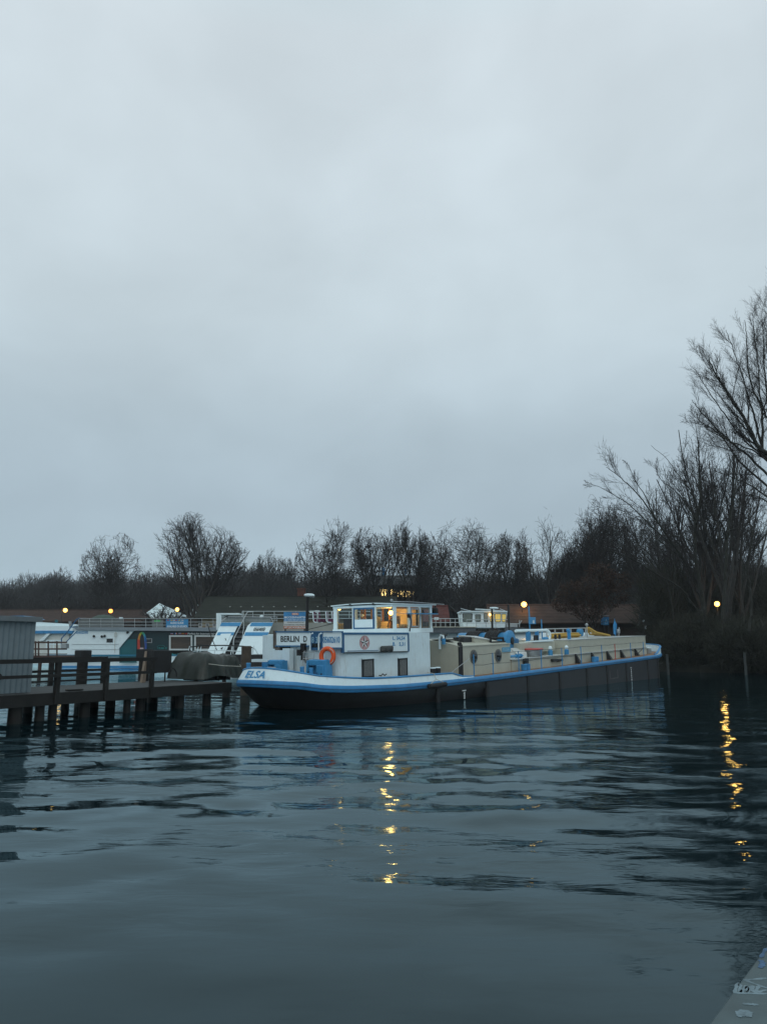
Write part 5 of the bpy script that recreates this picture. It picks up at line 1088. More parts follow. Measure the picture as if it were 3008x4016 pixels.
# deck chairs: white shells with purple cushions
PURP = mat('purple_cushion', (.1, .025, .06), .8, .15)
chair0 = None
for i, px in enumerate((1232, 1251, 1283, 1306)):
    Yc = yb + 1.2 + .5 * (i % 2); p = at(px, 2445, Yc); p = Vector((p.x, Yc, top))
    labs = ['purple and white deck chair nearest the sign board lamp', 'purple and white deck chair second from the lamp post', 'purple and white deck chair third from the lamp post', 'purple and white deck chair closest to the barge wheelhouse']
    if chair0 is None:
        chair0 = thing('deck_chair', labs[0], 'chair', p, 'purple deck chairs on the top deck')
        mb = MB(); prof = [(.28, .02), (.05, .03), (-.03, .12), (-.06, .5), (-.08, .72)]
        for sg in (-1, 1): mb.tube([p + Vector((x_, .22 * sg, z_)) for x_, z_ in prof], .035, 6)
        mb.build('shell', WHITEC, chair0)
        mb = MB(); mb.hexa([p + Vector(v) for v in ((0, -.2, .05), (.42, -.2, .05), (.42, .2, .05), (0, .2, .05), (0, -.2, .25), (.42, -.2, .25), (.42, .2, .25), (0, .2, .25))]); mb.build('seat', PURP, chair0)
        mb = MB(); mb.hexa([p + Vector(v) for v in ((-.02, -.2, .25), (.1, -.2, .25), (.1, .2, .25), (-.02, .2, .25), (-.04, -.2, .68), (.06, -.2, .68), (.06, .2, .68), (-.04, .2, .68))]); mb.build('backrest', PURP, chair0)
    else:
        c = chair0.copy(); COL.objects.link(c); c.location = p; c['label'] = labs[i]
        for ch in list(chair0.children): d = ch.copy(); COL.objects.link(d); d.parent = c
mb = MB()
for px, py in ((1224, 2401), (1244, 2400)): p = at(px, py, yb + 2); mb.box((p.x - .16, p.y, p.z - .05), (p.x + .16, p.y + .3, p.z + .08), bev=.03)
mb.build('deck_lamp', WHITEC, b3)
mb = MB(); mb.tube([at(1205, 2470, Y), at(1320, 2443, Y + .5)], .018, 5); mb.build('mooring_wire', BLACK, b3)
# white workboat with wheelhouse
Y = 66; b4 = boat('workboat', 'white workboat with a tapered small wheelhouse and grey covered deck', 'boat', 1900, Y)
mb = MB(); hullbox(mb, 1600, 2330, 2481, Y, 5); mb.build('hull', WHITEC, b4)
mb = MB(); rect(mb, 1600, 2461, 1864, 2482, Y + .1, 4.6); ex(mb, [(1985, 2462), (2050, 2462), (2120, 2476), (2120, 2482), (1985, 2482)], Y + .1, 4.6); mb.build('deck_cover', mat('blue_grey_canvas', (.09, .105, .12), .7, .15, 2), b4)
mb = MB(); rect(mb, 1600, 2458, 1870, 2461, Y, 4.8); mb.build('deck_edge', mat('cream_edge', (.5, .5, .42), .5, .1), b4)
mb = MB(); a = [at(x, y, Y + 1) for x, y in ((1818, 2462), (1980, 2462), (1983, 2444), (1990, 2400), (1808, 2398), (1814, 2444))]; mb.prism(a, (0, 3, 0)); wh4 = mb.build('wheelhouse', WHITEC, b4)
for x0, x1, y0, y1, gold in ((1814, 1853, 2406, 2440, 0), (1863, 1886, 2410, 2439, 0), (1897, 1915, 2405, 2440, 0), (1921, 1937, 2406, 2440, 1), (1940, 1965, 2407, 2440, 1), (1968, 1985, 2408, 2440, 1)):
    ww = 2.5; P = [(x0 + ww, y0), (x1 - ww, y0), (x1, y0 + ww), (x1 - 1, y1 - ww), (x1 - ww - 1, y1), (x0 + ww + 1, y1), (x0 + 1, y1 - ww), (x0, y0 + ww)]
    mb = MB(); ex(mb, P, Y + .96, .05); wf = mb.build('window', BLACK, wh4)
    cxx, cyy = (x0 + x1) / 2, (y0 + y1) / 2
    mb = MB(); ex(mb, [(cxx + (x - cxx) * .86, cyy + (y - cyy) * .88) for x, y in P], Y + .93, .03); mb.build('pane', GOLDW if gold else mat('grey_green_pane', (.16, .19, .17), .15, .4, 1.5), wf)
mb = MB(); ex(mb, [(1808, 2396), (1992, 2397), (1992, 2401), (1806, 2400)], Y + .8, 3.4); rf4 = mb.build('roof', WHITEC, wh4)
mb = MB(); mb.tube([at(1807, 2387, Y + 2), at(1848, 2397, Y + 2)], .03, 5); mb.tube([at(1864, 2389, Y + 2), at(1990, 2399, Y + 1.5)], .05, 5); mb.tube([at(1864, 2390, Y + 2), at(1940, 2394, Y + 2)], .08, 6); mb.tube([at(1960, 2388, Y + 2), at(1983, 2397, Y + 2)], .03, 5); mb.build('roof_bars', GALV, rf4)
mb = MB(); mb.ball(at(1804, 2406, Y + 1), .13, 10); mb.build('searchlight', GALV, wh4)
mb = MB(); mb.ball(at(1921, 2411, Y + .7), .1, 10); mb.build('wall_lamp', BULB, wh4)
mb = MB(); rails(mb, 1690, 1818, (2427, 2442), 2459, Y + .3, 19, .03); rails(mb, 1830, 1990, (2430, 2444), 2461, Y + .1, 38, .025); mb.build('deck_railing', GALV, b4)
mb = MB(); rect(mb, 1704, 2422, 1721, 2431, Y + .5, .5); mb.build('rail_lamp', WHITEC, b4)
mb = MB(); rect(mb, 1986, 2445, 2030, 2460, Y + 1, 1.4); mb.tube([at(1990, 2446, Y + .6), at(2036, 2447, Y + .6), at(2037, 2432, Y + .6)], .04, 6); mb.tube([at(2037, 2460, Y + .6), at(2037, 2434, Y + .6)], .04, 6); mb.tube([at(2037, 2448, Y + .6), at(2046, 2434, Y + .6)], .04, 6); mb.build('stern_frame', GALV, b4)

# ------------------------------------------------------------------ buildings on the far shore
def gable(name, lab, x0, x1, yr, ye, Y, dep, m, walls=(.05, .035, .03), over=.6):
    """long building seen side-on: ridge row yr, eave row ye"""
    a = at(x0, ye, Y); b_ = at(x1, ye, Y); rz_ = at(x0, yr, Y + dep / 2).z
    t_ = thing(name, lab, 'building', ((a.x + b_.x) / 2, Y, .55))
    mb = MB(); mb.box((a.x + over, Y + over, .5), (b_.x - over, Y + dep - over, a.z + .1)); mb.prism([(b_.x - over - .02, Y + over, a.z + .1), (b_.x - over - .02, Y + dep - over, a.z + .1), (b_.x - over - .02, Y + dep / 2, rz_ - .25)], (a.x - b_.x + 2 * over + .04, 0, 0)); mb.build('wall', mat(name + '_wall', walls, .8, .2, 1), t_)
    mb = MB(); th = .14
    for sg in (0, 1):
        ye_ = Y if sg == 0 else Y + dep
        mb.hexa([(a.x, ye_, a.z), (b_.x, ye_, a.z), (b_.x, Y + dep / 2, rz_), (a.x, Y + dep / 2, rz_), (a.x, ye_, a.z + th), (b_.x, ye_, a.z + th), (b_.x, Y + dep / 2, rz_ + th), (a.x, Y + dep / 2, rz_ + th)])
        # tile courses as real steps
        for k in range(1, 12):
            u = k / 12; yy = ye_ + (Y + dep / 2 - ye_) * u; z_ = a.z + (rz_ - a.z) * u + th
            s_ = 1 if sg == 0 else -1; mb.hexa([(a.x, yy, z_ - .03), (b_.x, yy, z_ - .03), (b_.x, yy + s_ * .3, z_ + .06), (a.x, yy + s_ * .3, z_ + .06), (a.x, yy, z_ + .045), (b_.x, yy, z_ + .045), (b_.x, yy + s_ * .3, z_ + .1), (a.x, yy + s_ * .3, z_ + .1)])
    rf_ = mb.build('roof', m, t_)
    mb = MB(); mb.tube([(a.x, Y + dep / 2, rz_ + th), (b_.x, Y + dep / 2, rz_ + th)], .12, 6); mb.build('ridge', m, rf_)
    return t_, rf_
gable('boat_shelter', 'long low red-tiled shelter behind the left lamps', -300, 566, 2397, 2440, 120, 8, TILE)
gable('boat_shelter', 'long brown-red tiled shelter behind the barge tanks', 1925, 2588, 2378, 2447, 84, 7, TILE)
gable('hut', 'small hut with a bright red tiled roof right of the lit wheelhouse', 1660, 1766, 2382, 2440, 92, 6, mat('brighter_red_tiles', (.1, .03, .025), .8, .25, 1.2))
t_, rf_ = gable('long_hall', 'large dark hall with a mossy roof and a brick chimney', 760, 1560, 2345, 2424, 108, 14, MOSS, (.28, .23, .14), 1.0)
mb = MB(); rect(mb, 1166, 2308, 1197, 2352, 116, 1.2); rect(mb, 1164, 2306, 1199, 2311, 115.9, 1.4); mb.build('chimney', BRICK, rf_)
for px in range(902, 1320, 43):
    mb = MB(); mb.ball(at(px, 2381, 110.6) + Vector((0, 0, .05)), .13, 7, sz=.6); mb.build('roof_vent', mat('pale_vent', (.3, .31, .3), .6), rf_)
for x0 in (778, 806, 834):
    mb = MB(); rect(mb, x0, 2445, x0 + 14, 2462, 108.9, .1); wn = mb.build('window', mat('hall_window_frame', (.5, .5, .48), .6), t_)
    mb = MB(); rect(mb, x0 + 2, 2447, x0 + 12, 2456, 108.85, .06); mb.build('pane', DARKG, wn)
for nm, pts, apex, Yp in (('white pavilion roof behind the low branching tree', (556, 712, 2418), (625, 2366), 122), ('white pavilion roof between the big tree stems', (722, 850, 2422), (785, 2360), 125)):
    x0, x1, ye = pts; a = at(x0, ye, Yp); b_ = at(x1, ye, Yp); ap = at(*apex, Yp + 3)
    t_ = thing('pavilion', nm, 'pavilion', ((a.x + b_.x) / 2, Yp, .55))
    mb = MB(); mb.add([(a.x, Yp, a.z), (b_.x, Yp, a.z), (b_.x, Yp + 7, a.z), (a.x, Yp + 7, a.z), ap, (a.x, Yp, a.z - .3), (b_.x, Yp, a.z - .3)], [(0, 1, 4), (1, 2, 4), (2, 3, 4), (3, 0, 4), (5, 6, 1, 0)]); mb.build('canvas_roof', WHITEC, t_)
    for x_ in (a.x + .1, b_.x - .1):
        mb = MB(); mb.tube([(x_, Yp + .2, .55), (x_, Yp + .2, a.z - .05)], .08, 6); mb.build('post', GREYM, t_)
# lit building among the trees
Yb = 131; lb_ = thing('lit_building', 'dark building with a row of glowing yellow windows behind the trees', 'building', at(1560, 2500, Yb))
a = at(1440, 2346, Yb); c = at(1660, 2300, Yb); mb = MB(); mb.box((a.x, Yb, .5), (c.x, Yb + 12, c.z)); mb.build('wall', mat('dark_facade', (.03, .028, .026), .8), lb_)
mb = MB(); mb.prism([(a.x - .6, Yb - .5, c.z), (c.x + .6, Yb - .5, c.z), (c.x + .6, Yb + 6, c.z + 2.2), (a.x - .6, Yb + 6, c.z + 2.2)], (0, .1, .25)); mb.build('roof', mat('dark_slate', (.025, .026, .028), .7), lb_)
for x0, x1, y0, y1 in ((1491, 1503, 2311, 2336), (1508, 1521, 2312, 2338), (1532, 1550, 2313, 2339), (1560, 1564, 2326, 2339), (1571, 1584, 2318, 2341), (1591, 1610, 2319, 2342), (1615, 1625, 2322, 2344)):
    mb = MB(); rect(mb, x0, y0, x1, y1, Yb - .08, .06); mb.build('window', LITW, lb_)
for px, y0, y1, lab in ((1497, 2222, 2282, 'blue flag hanging limp behind the nest tree, left of two'), (1586, 2228, 2286, 'narrow blue flag hanging limp, right of two')):
    Yf = 142; p = at(px, y0 - 8, Yf); fl = thing('flagpole', lab, 'flag', (p.x, Yf, .55), 'blue flags behind the trees')
    mb = MB(); mb.tube([(p.x, Yf, .55), (p.x, Yf, p.z)], .06, 6); mb.build('pole', GREYM, fl)
    mb = MB(); wdt = 10 if px < 1550 else 5
    z0_, z1_ = at(px, y1, Yf).z, at(px, y0, Yf).z; w_ = wdt * Yf / F; vs = []; K_ = 10
    for j in range(K_ + 1):
        z_ = z1_ + (z0_ - z1_) * j / K_
        for i in range(4): vs.append((p.x + .08 + w_ * 1.6 * i / 3 * (.6 + .4 * j / K_), Yf + .12 * math.sin(i * 2 + j * .5), z_ - .25 * i / 3))
    mb.add(vs, [(j * 4 + i, j * 4 + i + 1, (j + 1) * 4 + i + 1, (j + 1) * 4 + i) for j in range(K_) for i in range(3)]); mb.build('flag_cloth', BLUE, fl)
# information boards by the right shelter
ib = thing('information_board', 'blue information board with a lamp by the right shelter', 'sign', at(2376, 2455, 80))
mb = MB(); rect(mb, 2366, 2420, 2388, 2452, 80, .12); rect(mb, 2358, 2425, 2364, 2451, 80.3, .1); pnl = mb.build('board_panel', BLUE, ib)
mb = MB(); rect(mb, 2364, 2413, 2388, 2417, 79.8, .3); mb.build('board_lamp', GREYM, ib)
mb = MB(); etext(mb, 'A', 2373, 2428, 2382, 2442, 79.98); rect(mb, 2372, 2445, 2383, 2447, 79.98, .01); mb.build('board_pictogram', INKL, pnl)
for px in (2370, 2385): mb = MB(); p = at(px, 2452, 80.1); mb.tube([(p.x, 80.1, .56), (p.x, 80.1, p.z)], .05, 6); mb.build('board_post', DARKM, ib)
# figure-high white bollard light at the barge bow, shore posts
for px, y0, y1, lab in ((2616, 2567, 2640, 'pale wooden post at the water edge just right of the barge bow'), (2919, 2560, 2645, 'pale wooden post in the water near the right edge')):
    p = at(px, y0, 52.5); mb = MB(); mb.tube([(p.x, p.y, -1.2), (p.x, p.y, p.z)], [.1, .085], 8); solo(mb, 'shore_post', mat('pale_post', (.04, .045, .045), .8, .3), lab, 'post', 'pale posts along the right bank')
p = at(2524, 2440, 72); ml = thing('machine_light', 'small pale machine with a shiny white head behind the barge bow', 'machine', (p.x, p.y, .55))
mb = MB(); mb.tube([(p.x, p.y, .55), (p.x, p.y, p.z)], .12, 7); mb.box((p.x - .35, p.y, p.z + .2), (p.x + .25, p.y + .4, p.z + .7), bev=.08); mb.build('machine_body', DARKM, ml)
mb = MB(); mb.ball(p + Vector((.15, -.1, -.5)), .17, 10); mb.ball(p + Vector((0, -.1, .1)), .12, 8); mb.build('shiny_head', WHITEC, ml)
# ------------------------------------------------------------------ bare winter trees
def seg_mesh(name, P0, P1, R0, R1, n, m, parent):
    """tapered prisms for every branch segment, one mesh"""
    P0 = np.asarray(P0); P1 = np.asarray(P1); R0 = np.asarray(R0); R1 = np.asarray(R1)
    D = P1 - P0; Ln = np.linalg.norm(D, axis=1, keepdims=True); D = D / np.maximum(Ln, 1e-6)
    ref = np.where(np.abs(D[:, 2:3]) < .9, np.array([[0, 0, 1.]]), np.array([[1., 0, 0]]))
    A = np.cross(D, ref); A /= np.linalg.norm(A, axis=1, keepdims=True); Bv = np.cross(D, A)
    k = len(P0); V = np.zeros((k, 2 * n, 3))
    for j in range(n):
        w_ = 2 * PI * j / n; o = A * math.cos(w_) + Bv * math.sin(w_)
        V[:, j] = P0 + o * R0[:, None]; V[:, n + j] = P1 + D * (R1 * .3)[:, None] + o * R1[:, None]
    base = (np.arange(k) * 2 * n)[:, None]
    Q = np.concatenate([base + np.array([[j, (j + 1) % n, n + (j + 1) % n, n + j]]) for j in range(n)], 0)
    me = fast_mesh(name, V.reshape(-1, 3), Q)
    me.materials.append(m)
    o = bpy.data.objects.new(name, me); COL.objects.link(o); o.parent = parent
    return o
def unit(v):
    l = math.sqrt(v[0] * v[0] + v[1] * v[1] + v[2] * v[2]) or 1
    return (v[0] / l, v[1] / l, v[2] / l)
def perp_rot(d, ang, az):
    """direction d tilted by ang towards azimuth az around d"""
    r = (0, 0, 1) if abs(d[2]) < .95 else (1, 0, 0)
    a = unit((d[1] * r[2] - d[2] * r[1], d[2] * r[0] - d[0] * r[2], d[0] * r[1] - d[1] * r[0]))
    b_ = (d[1] * a[2] - d[2] * a[1], d[2] * a[0] - d[0] * a[2], d[0] * a[1] - d[1] * a[0])
    ca, sa = math.cos(ang), math.sin(ang); cz, sz = math.cos(az) * sa, math.sin(az) * sa
    return unit((d[0] * ca + a[0] * cz + b_[0] * sz, d[1] * ca + a[1] * cz + b_[1] * sz, d[2] * ca + a[2] * cz + b_[2] * sz))
def grow(rnd, p, d, L_, r, lev, spec, out):
    S = spec[lev]; k = S['k']; step = L_ / k; last = lev == len(spec) - 1
    pts = [p]; r_end = r * (.3 if not last else .5); az = rnd.random() * 6.28
    n = S['n']; n = int(n * (.75 + .5 * rnd.random()) + .5) if not last else 0
    spots = sorted([S['u0'] + (1 - S['u0']) * ((i + rnd.random()) / max(n, 1)) for i in range(n)])
    si = 0
    for i in range(k):
        w_ = S['wob']; up = S['up']
        d = unit((d[0] + rnd.gauss(0, w_), d[1] + rnd.gauss(0, w_), d[2] + rnd.gauss(0, w_ * .7) + up))
        q = (p[0] + d[0] * step, p[1] + d[1] * step, p[2] + d[2] * step)
        ra = r + (r_end - r) * i / k; rb = r + (r_end - r) * (i + 1) / k
        out[lev].append((p, q, ra, rb))
        while si < len(spots) and spots[si] <= (i + 1) / k:
            u = spots[si]; f = u * k - i
            c = (p[0] + (q[0] - p[0]) * f, p[1] + (q[1] - p[1]) * f, p[2] + (q[2] - p[2]) * f)
            az += 2.4 + rnd.gauss(0, .5)
            an = S['ang'] * (.7 + .6 * rnd.random()); nd = perp_rot(d, an, az)
            cl = L_ * S['len'] * (1.15 - S['fall'] * u) * (.7 + .6 * rnd.random())
            cr = min(ra * .8, max(r * (1 - .7 * u) * S['rad'], S['minr']))
            grow(rnd, c, nd, cl, cr, lev + 1, spec, out); si += 1
        p = q
BS = dict
def spec(kind):
    tw = [BS(k=3, n=5, u0=.1, wob=.15, up=.02, ang=.75, len=.6, fall=.4, rad=.7, minr=.01), BS(k=2, n=0, u0=0, wob=.18, up=.03, ang=.6, len=.5, fall=.4, rad=.7, minr=.01)]
    if kind == 'round':    # short bole, long spreading limbs
        return [BS(k=5, n=10, u0=.42, wob=.05, up=.05, ang=.75, len=1.15, fall=.4, rad=.6, minr=.03), BS(k=8, n=11, u0=.22, wob=.09, up=.055, ang=.7, len=.4, fall=.4, rad=.5, minr=.02), BS(k=5, n=7, u0=.12, wob=.12, up=.05, ang=.7, len=.5, fall=.5, rad=.6, minr=.012)] + tw
    if kind == 'vase':     # forked, upswept limbs with heavy wood high up
        return [BS(k=5, n=7, u0=.3, wob=.05, up=.04, ang=.5, len=1.35, fall=.35, rad=.72, minr=.04), BS(k=9, n=12, u0=.3, wob=.06, up=.045, ang=.55, len=.36, fall=.4, rad=.55, minr=.02), BS(k=5, n=6, u0=.1, wob=.1, up=.05, ang=.6, len=.5, fall=.5, rad=.6, minr=.012)] + tw
    return [BS(k=5, n=12, u0=.35, wob=.05, up=.06, ang=.7, len=1.1, fall=.3, rad=.55, minr=.03), BS(k=7, n=13, u0=.2, wob=.06, up=.08, ang=.5, len=.36, fall=.4, rad=.5, minr=.02), BS(k=4, n=8, u0=.1, wob=.1, up=.08, ang=.5, len=.5, fall=.5, rad=.6, minr=.012)] + tw
LIMBS = {}
def bare_tree(lab, base, height, width, kind, seed, px_m, lean=(0, 0), trunk=.34, tr=None, density=1.0, group=None, name='bare_tree', bark=None, twig=None, stems=1, yscale=1.0, low=.3):
    """grow a tree, then scale it to its height and crown width; px_m: metres one picture cell covers, for the finest twig"""
    rnd = random.Random(seed); S = spec(kind); S = [dict(s) for s in S]
    for s in S[1:]: s['n'] = s['n'] * density
    out = [[] for _ in S]
    for st_ in range(stems):
        d0 = unit((lean[0] + (rnd.gauss(0, .25) if stems > 1 else 0), lean[1] + (rnd.gauss(0, .2) if stems > 1 else 0), 1))
        grow(rnd, (0, 0, 0), d0, 10 * (trunk / .34) ** .3, .28 * (1 if stems == 1 else .75), 0, S, out)
    allp = np.array([s[1] for l in out for s in l])
    zt_ = np.percentile(allp[:, 2], 96); xr = np.percentile(allp[:, 0], 97) - np.percentile(allp[:, 0], 3); xm = (np.percentile(allp[:, 0], 97) + np.percentile(allp[:, 0], 3)) / 2
    sz = height / zt_; sx = width / xr; sy = (sx + min(sx, sz)) / 2 * yscale; sr = (sz + min(sx, sz)) / 2
    t_ = thing(name, lab, 'tree', base, group)
    tr = tr or height * .016; rs = tr / .28; mn = px_m
    T = []; C = []
    for lv, l in enumerate(out):
        for p, q, a, b_ in l:
            (T if lv < 2 else C).append((p[0] * sx, p[1] * sy, p[2] * sz, q[0] * sx, q[1] * sy, q[2] * sz, max(a * rs, mn), max(b_ * rs, mn * .7)))
    T = np.array(T); C = np.array(C)
    cz = .56 * height; rz = .44 * height; rx = width / 2; ry = width / 2 * yscale
    for A_ in (T, C):
        for o_ in (0, 3): A_[:, o_] -= xm * sx * np.clip(A_[:, o_ + 2] / height, 0, 1.2)
    def keep(A_, lim):
        X_ = A_[:, 3] / rx; Y_ = A_[:, 4] / ry; Z_ = np.maximum(0, (A_[:, 5] - cz) / rz)
        e = np.sqrt(X_ ** 2 + Y_ ** 2 + Z_ ** 2); return A_[e < lim + .06 * np.sin(9 * X_ + 2) * np.sin(7 * Z_ + 5 * Y_)]
    T = keep(T, 1.2); C = keep(C, 1.04); C = C[C[:, 5] > low * height ]
    LIMBS[lab] = T[:, 3:6] + np.array(base)
    seg_mesh('trunk', T[:, :3], T[:, 3:6], T[:, 6], T[:, 7], 6, bark or BARK, t_)
    seg_mesh('crown', C[:, :3], C[:, 3:6], C[:, 6], C[:, 7], 3, twig or TWIG, t_)
    return t_
def plant(lab, px, ptop, pw, Y, kind, seed, **kw):
    b_ = at(px, 2530, Y); top = at(px, ptop, Y).z; w_ = pw * Y / F * 1.15
    fine = kw.pop('fine', .0002)
    return bare_tree(lab, (b_.x, Y, kw.pop('z0', .5)), (top - .5) * 1.045, w_, kind, seed, fine * Y, **kw)
GT = 'bare trees behind the far shore'
plant('rounded bare tree rising behind the left red roof', 430, 2112, 235, 128, 'round', 5, group=GT)
plant('tall many-stemmed bare tree with a nest, above the white pavilions', 745, 2048, 370, 118, 'vase', 8, group=GT, stems=3, trunk=.5, tr=.62)
plant('low dark tree with level branches before the white pavilion', 625, 2372, 190, 106, 'round', 21, group=GT, density=.6, tr=.8, low=.0)
plant('small rounded twiggy tree standing in the hazy wood', 1065, 2158, 170, 175, 'fan', 31, group=GT)
plant('wide bare tree reaching left, behind the unlit lamp and hall roof', 1300, 2068, 270, 116, 'round', 13, group=GT, lean=(-.1, 0))
plant('upright dense bare tree with a dark nest near its top', 1480, 2046, 210, 122, 'vase', 17, group=GT, density=1.15)
plant('bare tree above the glowing windows', 1608, 2064, 190, 124, 'round', 19, group=GT)
plant('broad round-crowned bare tree behind the white workboat', 1835, 2056, 290, 112, 'round', 23, group=GT, density=1.05)
plant('slender bare tree above the amber street lamp', 2155, 1986, 215, 96, 'vase', 29, group=GT)
plant('bare tree low in the gap left of the amber lamp tree', 2010, 2110, 170, 125, 'round', 33, group=GT)
plant('dense dark tree with hanging clumps above the right shelter roof', 2440, 1945, 330, 97, 'round', 37, group=GT, density=1.2, tr=.3)
plant('fine-twigged tree behind the leaning limb, right of the dense tree', 2580, 2062, 230, 92, 'fan', 41, group=GT)
plant('tall open-crowned bare tree behind the leaning limb', 2625, 1900, 300, 72, 'vase', 61, group=GT, density=.9)
plant('tall bare tree behind the crossing branches at the right', 2915, 1800, 330, 67, 'vase', 67, group=GT, density=.9)
plant('bare tree between the crossing branches and the huge upswept tree', 2870, 1660, 330, 62, 'vase', 73, group=GT, density=.9)
plant('twiggy bare tree between the brown bush and the sloping right trees', 2360, 1985, 240, 95, 'round', 83, group=GT, density=1.05, tr=.3)
plant('bare tree right of the glowing windows, left of the broad round tree', 1690, 2105, 190, 128, 'round', 89, group=GT)
plant('high twiggy tree stepping down from the huge upswept tree', 2770, 1740, 280, 66, 'vase', 97, group=GT, density=1.1)
plant('bare tree filling the gap behind the straight slender trunk', 2690, 2030, 240, 88, 'round', 43, group=GT)
plant('bare tree behind the dark trunk right of the amber lamp', 2880, 2040, 260, 84, 'fan', 47, group=GT)
plant('small bare tree at the left foot of the dense dark tree', 2240, 2150, 170, 104, 'fan', 51, group=GT)
plant('thin tree between the brown bush and the dense dark tree', 2310, 2120, 200, 100, 'round', 39, group=GT)
# nests
for px, py, Y, lab, tl_ in ((771, 2062, 118, 'small dark nest high in the tree above the pavilions', 'tall many-stemmed bare tree with a nest, above the white pavilions'), (1467, 2080, 122, 'dark nest high in the tree left of the flags', 'upright dense bare tree with a dark nest near its top')):
    c = at(px, py, Y); lim = LIMBS[tl_]; c = Vector(lim[np.argmin((lim[:, 0] - c.x) ** 2 + (lim[:, 2] - c.z) ** 2)]); n_ = 260; u = RN.normal(0, 1, (n_, 3)); u /= np.linalg.norm(u, axis=1, keepdims=True); P0 = np.array(c) * 0 + u * [.38, .38, .24] * RN.random((n_, 1)); dd = RN.normal(0, 1, (n_, 3)) * [.35, .35, .12]
    t_ = thing('nest', lab, 'nest', c); seg_mesh('twig_heap', P0 - dd * .5, P0 + dd * .5, np.full(n_, .03), np.full(n_, .02), 3, BARK, t_)
# the right bank: big upswept tree, two upright trees and a leaning one
BARKG = mat('green_grey_bark', (.026, .026, .021), .9, .3, 4)
GR = 'tall bare trees on the right bank'
def bank_tree(lab, px, Y, limbs, seed, tr, group=GR, dens=1.0, wild=.5, pz=.5, fine=.008):
    """limbs given as paths of photo points at depth Y (+dy); branches grown along them"""
    rnd = random.Random(seed); b_ = at(px, 2530, Y); t_ = thing('bare_tree', lab, 'tree', (b_.x, Y, pz), group)
    T = []; out = [[], [], []]
    S = [BS(k=8, n=7 * dens, u0=.15, wob=.05, up=.045, ang=.42, len=.4, fall=.35, rad=.55, minr=.009), BS(k=4, n=4.2 * dens, u0=.15, wob=.08, up=.035, ang=.5, len=.5, fall=.3, rad=.65, minr=.007), BS(k=3, n=0, u0=0, wob=.14, up=.03, ang=.6, len=.5, fall=.4, rad=.7, minr=.007)]
    o = Vector((b_.x, Y, pz)); SK_ = []
    for pts, r0, r1, dy in limbs:
        n = len(pts); P = [at(x, y, Y + dy * i / (n - 1)) for i, (x, y) in enumerate(pts)]
        if SK_:
            near = min(SK_, key=lambda v: (v - P[0]).length)
            if (near - P[0]).length > .6: P.insert(0, near); n += 1
            else: P[0] = near
        # resample smoothly
        Q = []
        for i in range(n - 1):
            p0, p1, p2, p3 = P[max(i - 1, 0)], P[i], P[i + 1], P[min(i + 2, n - 1)]
            for f in np.linspace(0, 1, 7)[:-1]:
                Q.append(.5 * ((2 * p1) + (p2 - p0) * f + (2 * p0 - 5 * p1 + 4 * p2 - p3) * f * f + (3 * p1 - p0 - 3 * p2 + p3) * f ** 3))
        Q.append(P[-1]); k = len(Q); r0 *= .62; r1 *= .7
        SK0 = Q
        tot = sum((Q[i + 1] - Q[i]).length for i in range(k - 1))
        for i in range(k - 1):
            j = Vector((rnd.gauss(0, .014), rnd.gauss(0, .03), rnd.gauss(0, .014)))
            Q[i + 1] = Q[i + 1] + j
            u = i / (k - 1); ra = r0 + (r1 - r0) * u; rb = r0 + (r1 - r0) * (i + 1) / (k - 1)
            a, c = Q[i] - o, Q[i + 1] - o; T.append((*a, *c, ra, rb))
            d = unit(tuple(c - a))
            nb = .8 * dens * (.6 + .45 * u) * (c - a).length / .55
            while nb > 0 and rnd.random() < nb:
                nb -= 1
                if u < .12: continue
                L_ = min(tot, 14) * (.13 + .2 * rnd.random()) * (1.1 - .6 * u)
                nd = perp_rot(d, .3 + .45 * rnd.random(), rnd.random() * 6.28)
                grow(rnd, tuple(a.lerp(c, rnd.random())), nd, L_, max(ra * .42, .013), 0, S, out)
        SK_ += Q
    T = np.array(T); C = np.array([(*p, *q, max(a, fine), max(b2, fine * .75)) for l in out for p, q, a, b2 in l])
    seg_mesh('trunk', T[:, :3], T[:, 3:6], T[:, 6], T[:, 7], 7, BARKG, t_)
    seg_mesh('crown', C[:, :3], C[:, 3:6], C[:, 6], C[:, 7], 3, TWIG, t_)
    return t_
def z7(*pts): return [(2400 + x / 2.7254, 1200 + y / 2.7254) for x, y in pts]
def z8(*pts): return [(2400 + x / 2.602, 1900 + y / 2.602) for x, y in pts]
bank_tree('tall leaning tree whose long limb sweeps up left above the shelter roof', 2765, 60, [
    (z8((960, 1420), (880, 1300), (700, 1060), (480, 930), (200, 760), (0, 690)), .16, .03, -2),
    (z8((930, 1250), (760, 830), (640, 640), (430, 330), (290, 130), (100, -60), (-60, -180)), .2, .025, -1),
    (z8((620, 620), (400, 420), (180, 210), (-60, 60), (-200, 0)), .09, .02, 1.5),
    (z8((430, 330), (340, 120), (250, -20), (170, -200)), .08, .018, 1),
    (z8((700, 740), (470, 560), (300, 380), (60, 250)), .07, .018, 2)], 3, .3)
bank_tree('straight slender trunk beside the amber lamp, forking high', 2760, 59, [
    (z8((960, 1420), (930, 1200), (880, 930), (850, 700), (850, 400), (900, 150), (890, -100), (880, -400), (850, -640)), .26, .025, 1),
    (z8((855, 660), (770, 560), (600, 520), (430, 520)), .07, .02, -2),
    (z8((860, 480), (850, 360), (740, 180), (640, 60), (500, -50), (430, -220)), .1, .018, -1),
    (z8((890, 220), (800, 60), (660, -120), (560, -260), (400, -400)), .08, .018, 1),
    (z8((890, 230), (1010, 120), (1080, 20), (1200, -140)), .08, .018, 2)], 6, .3)
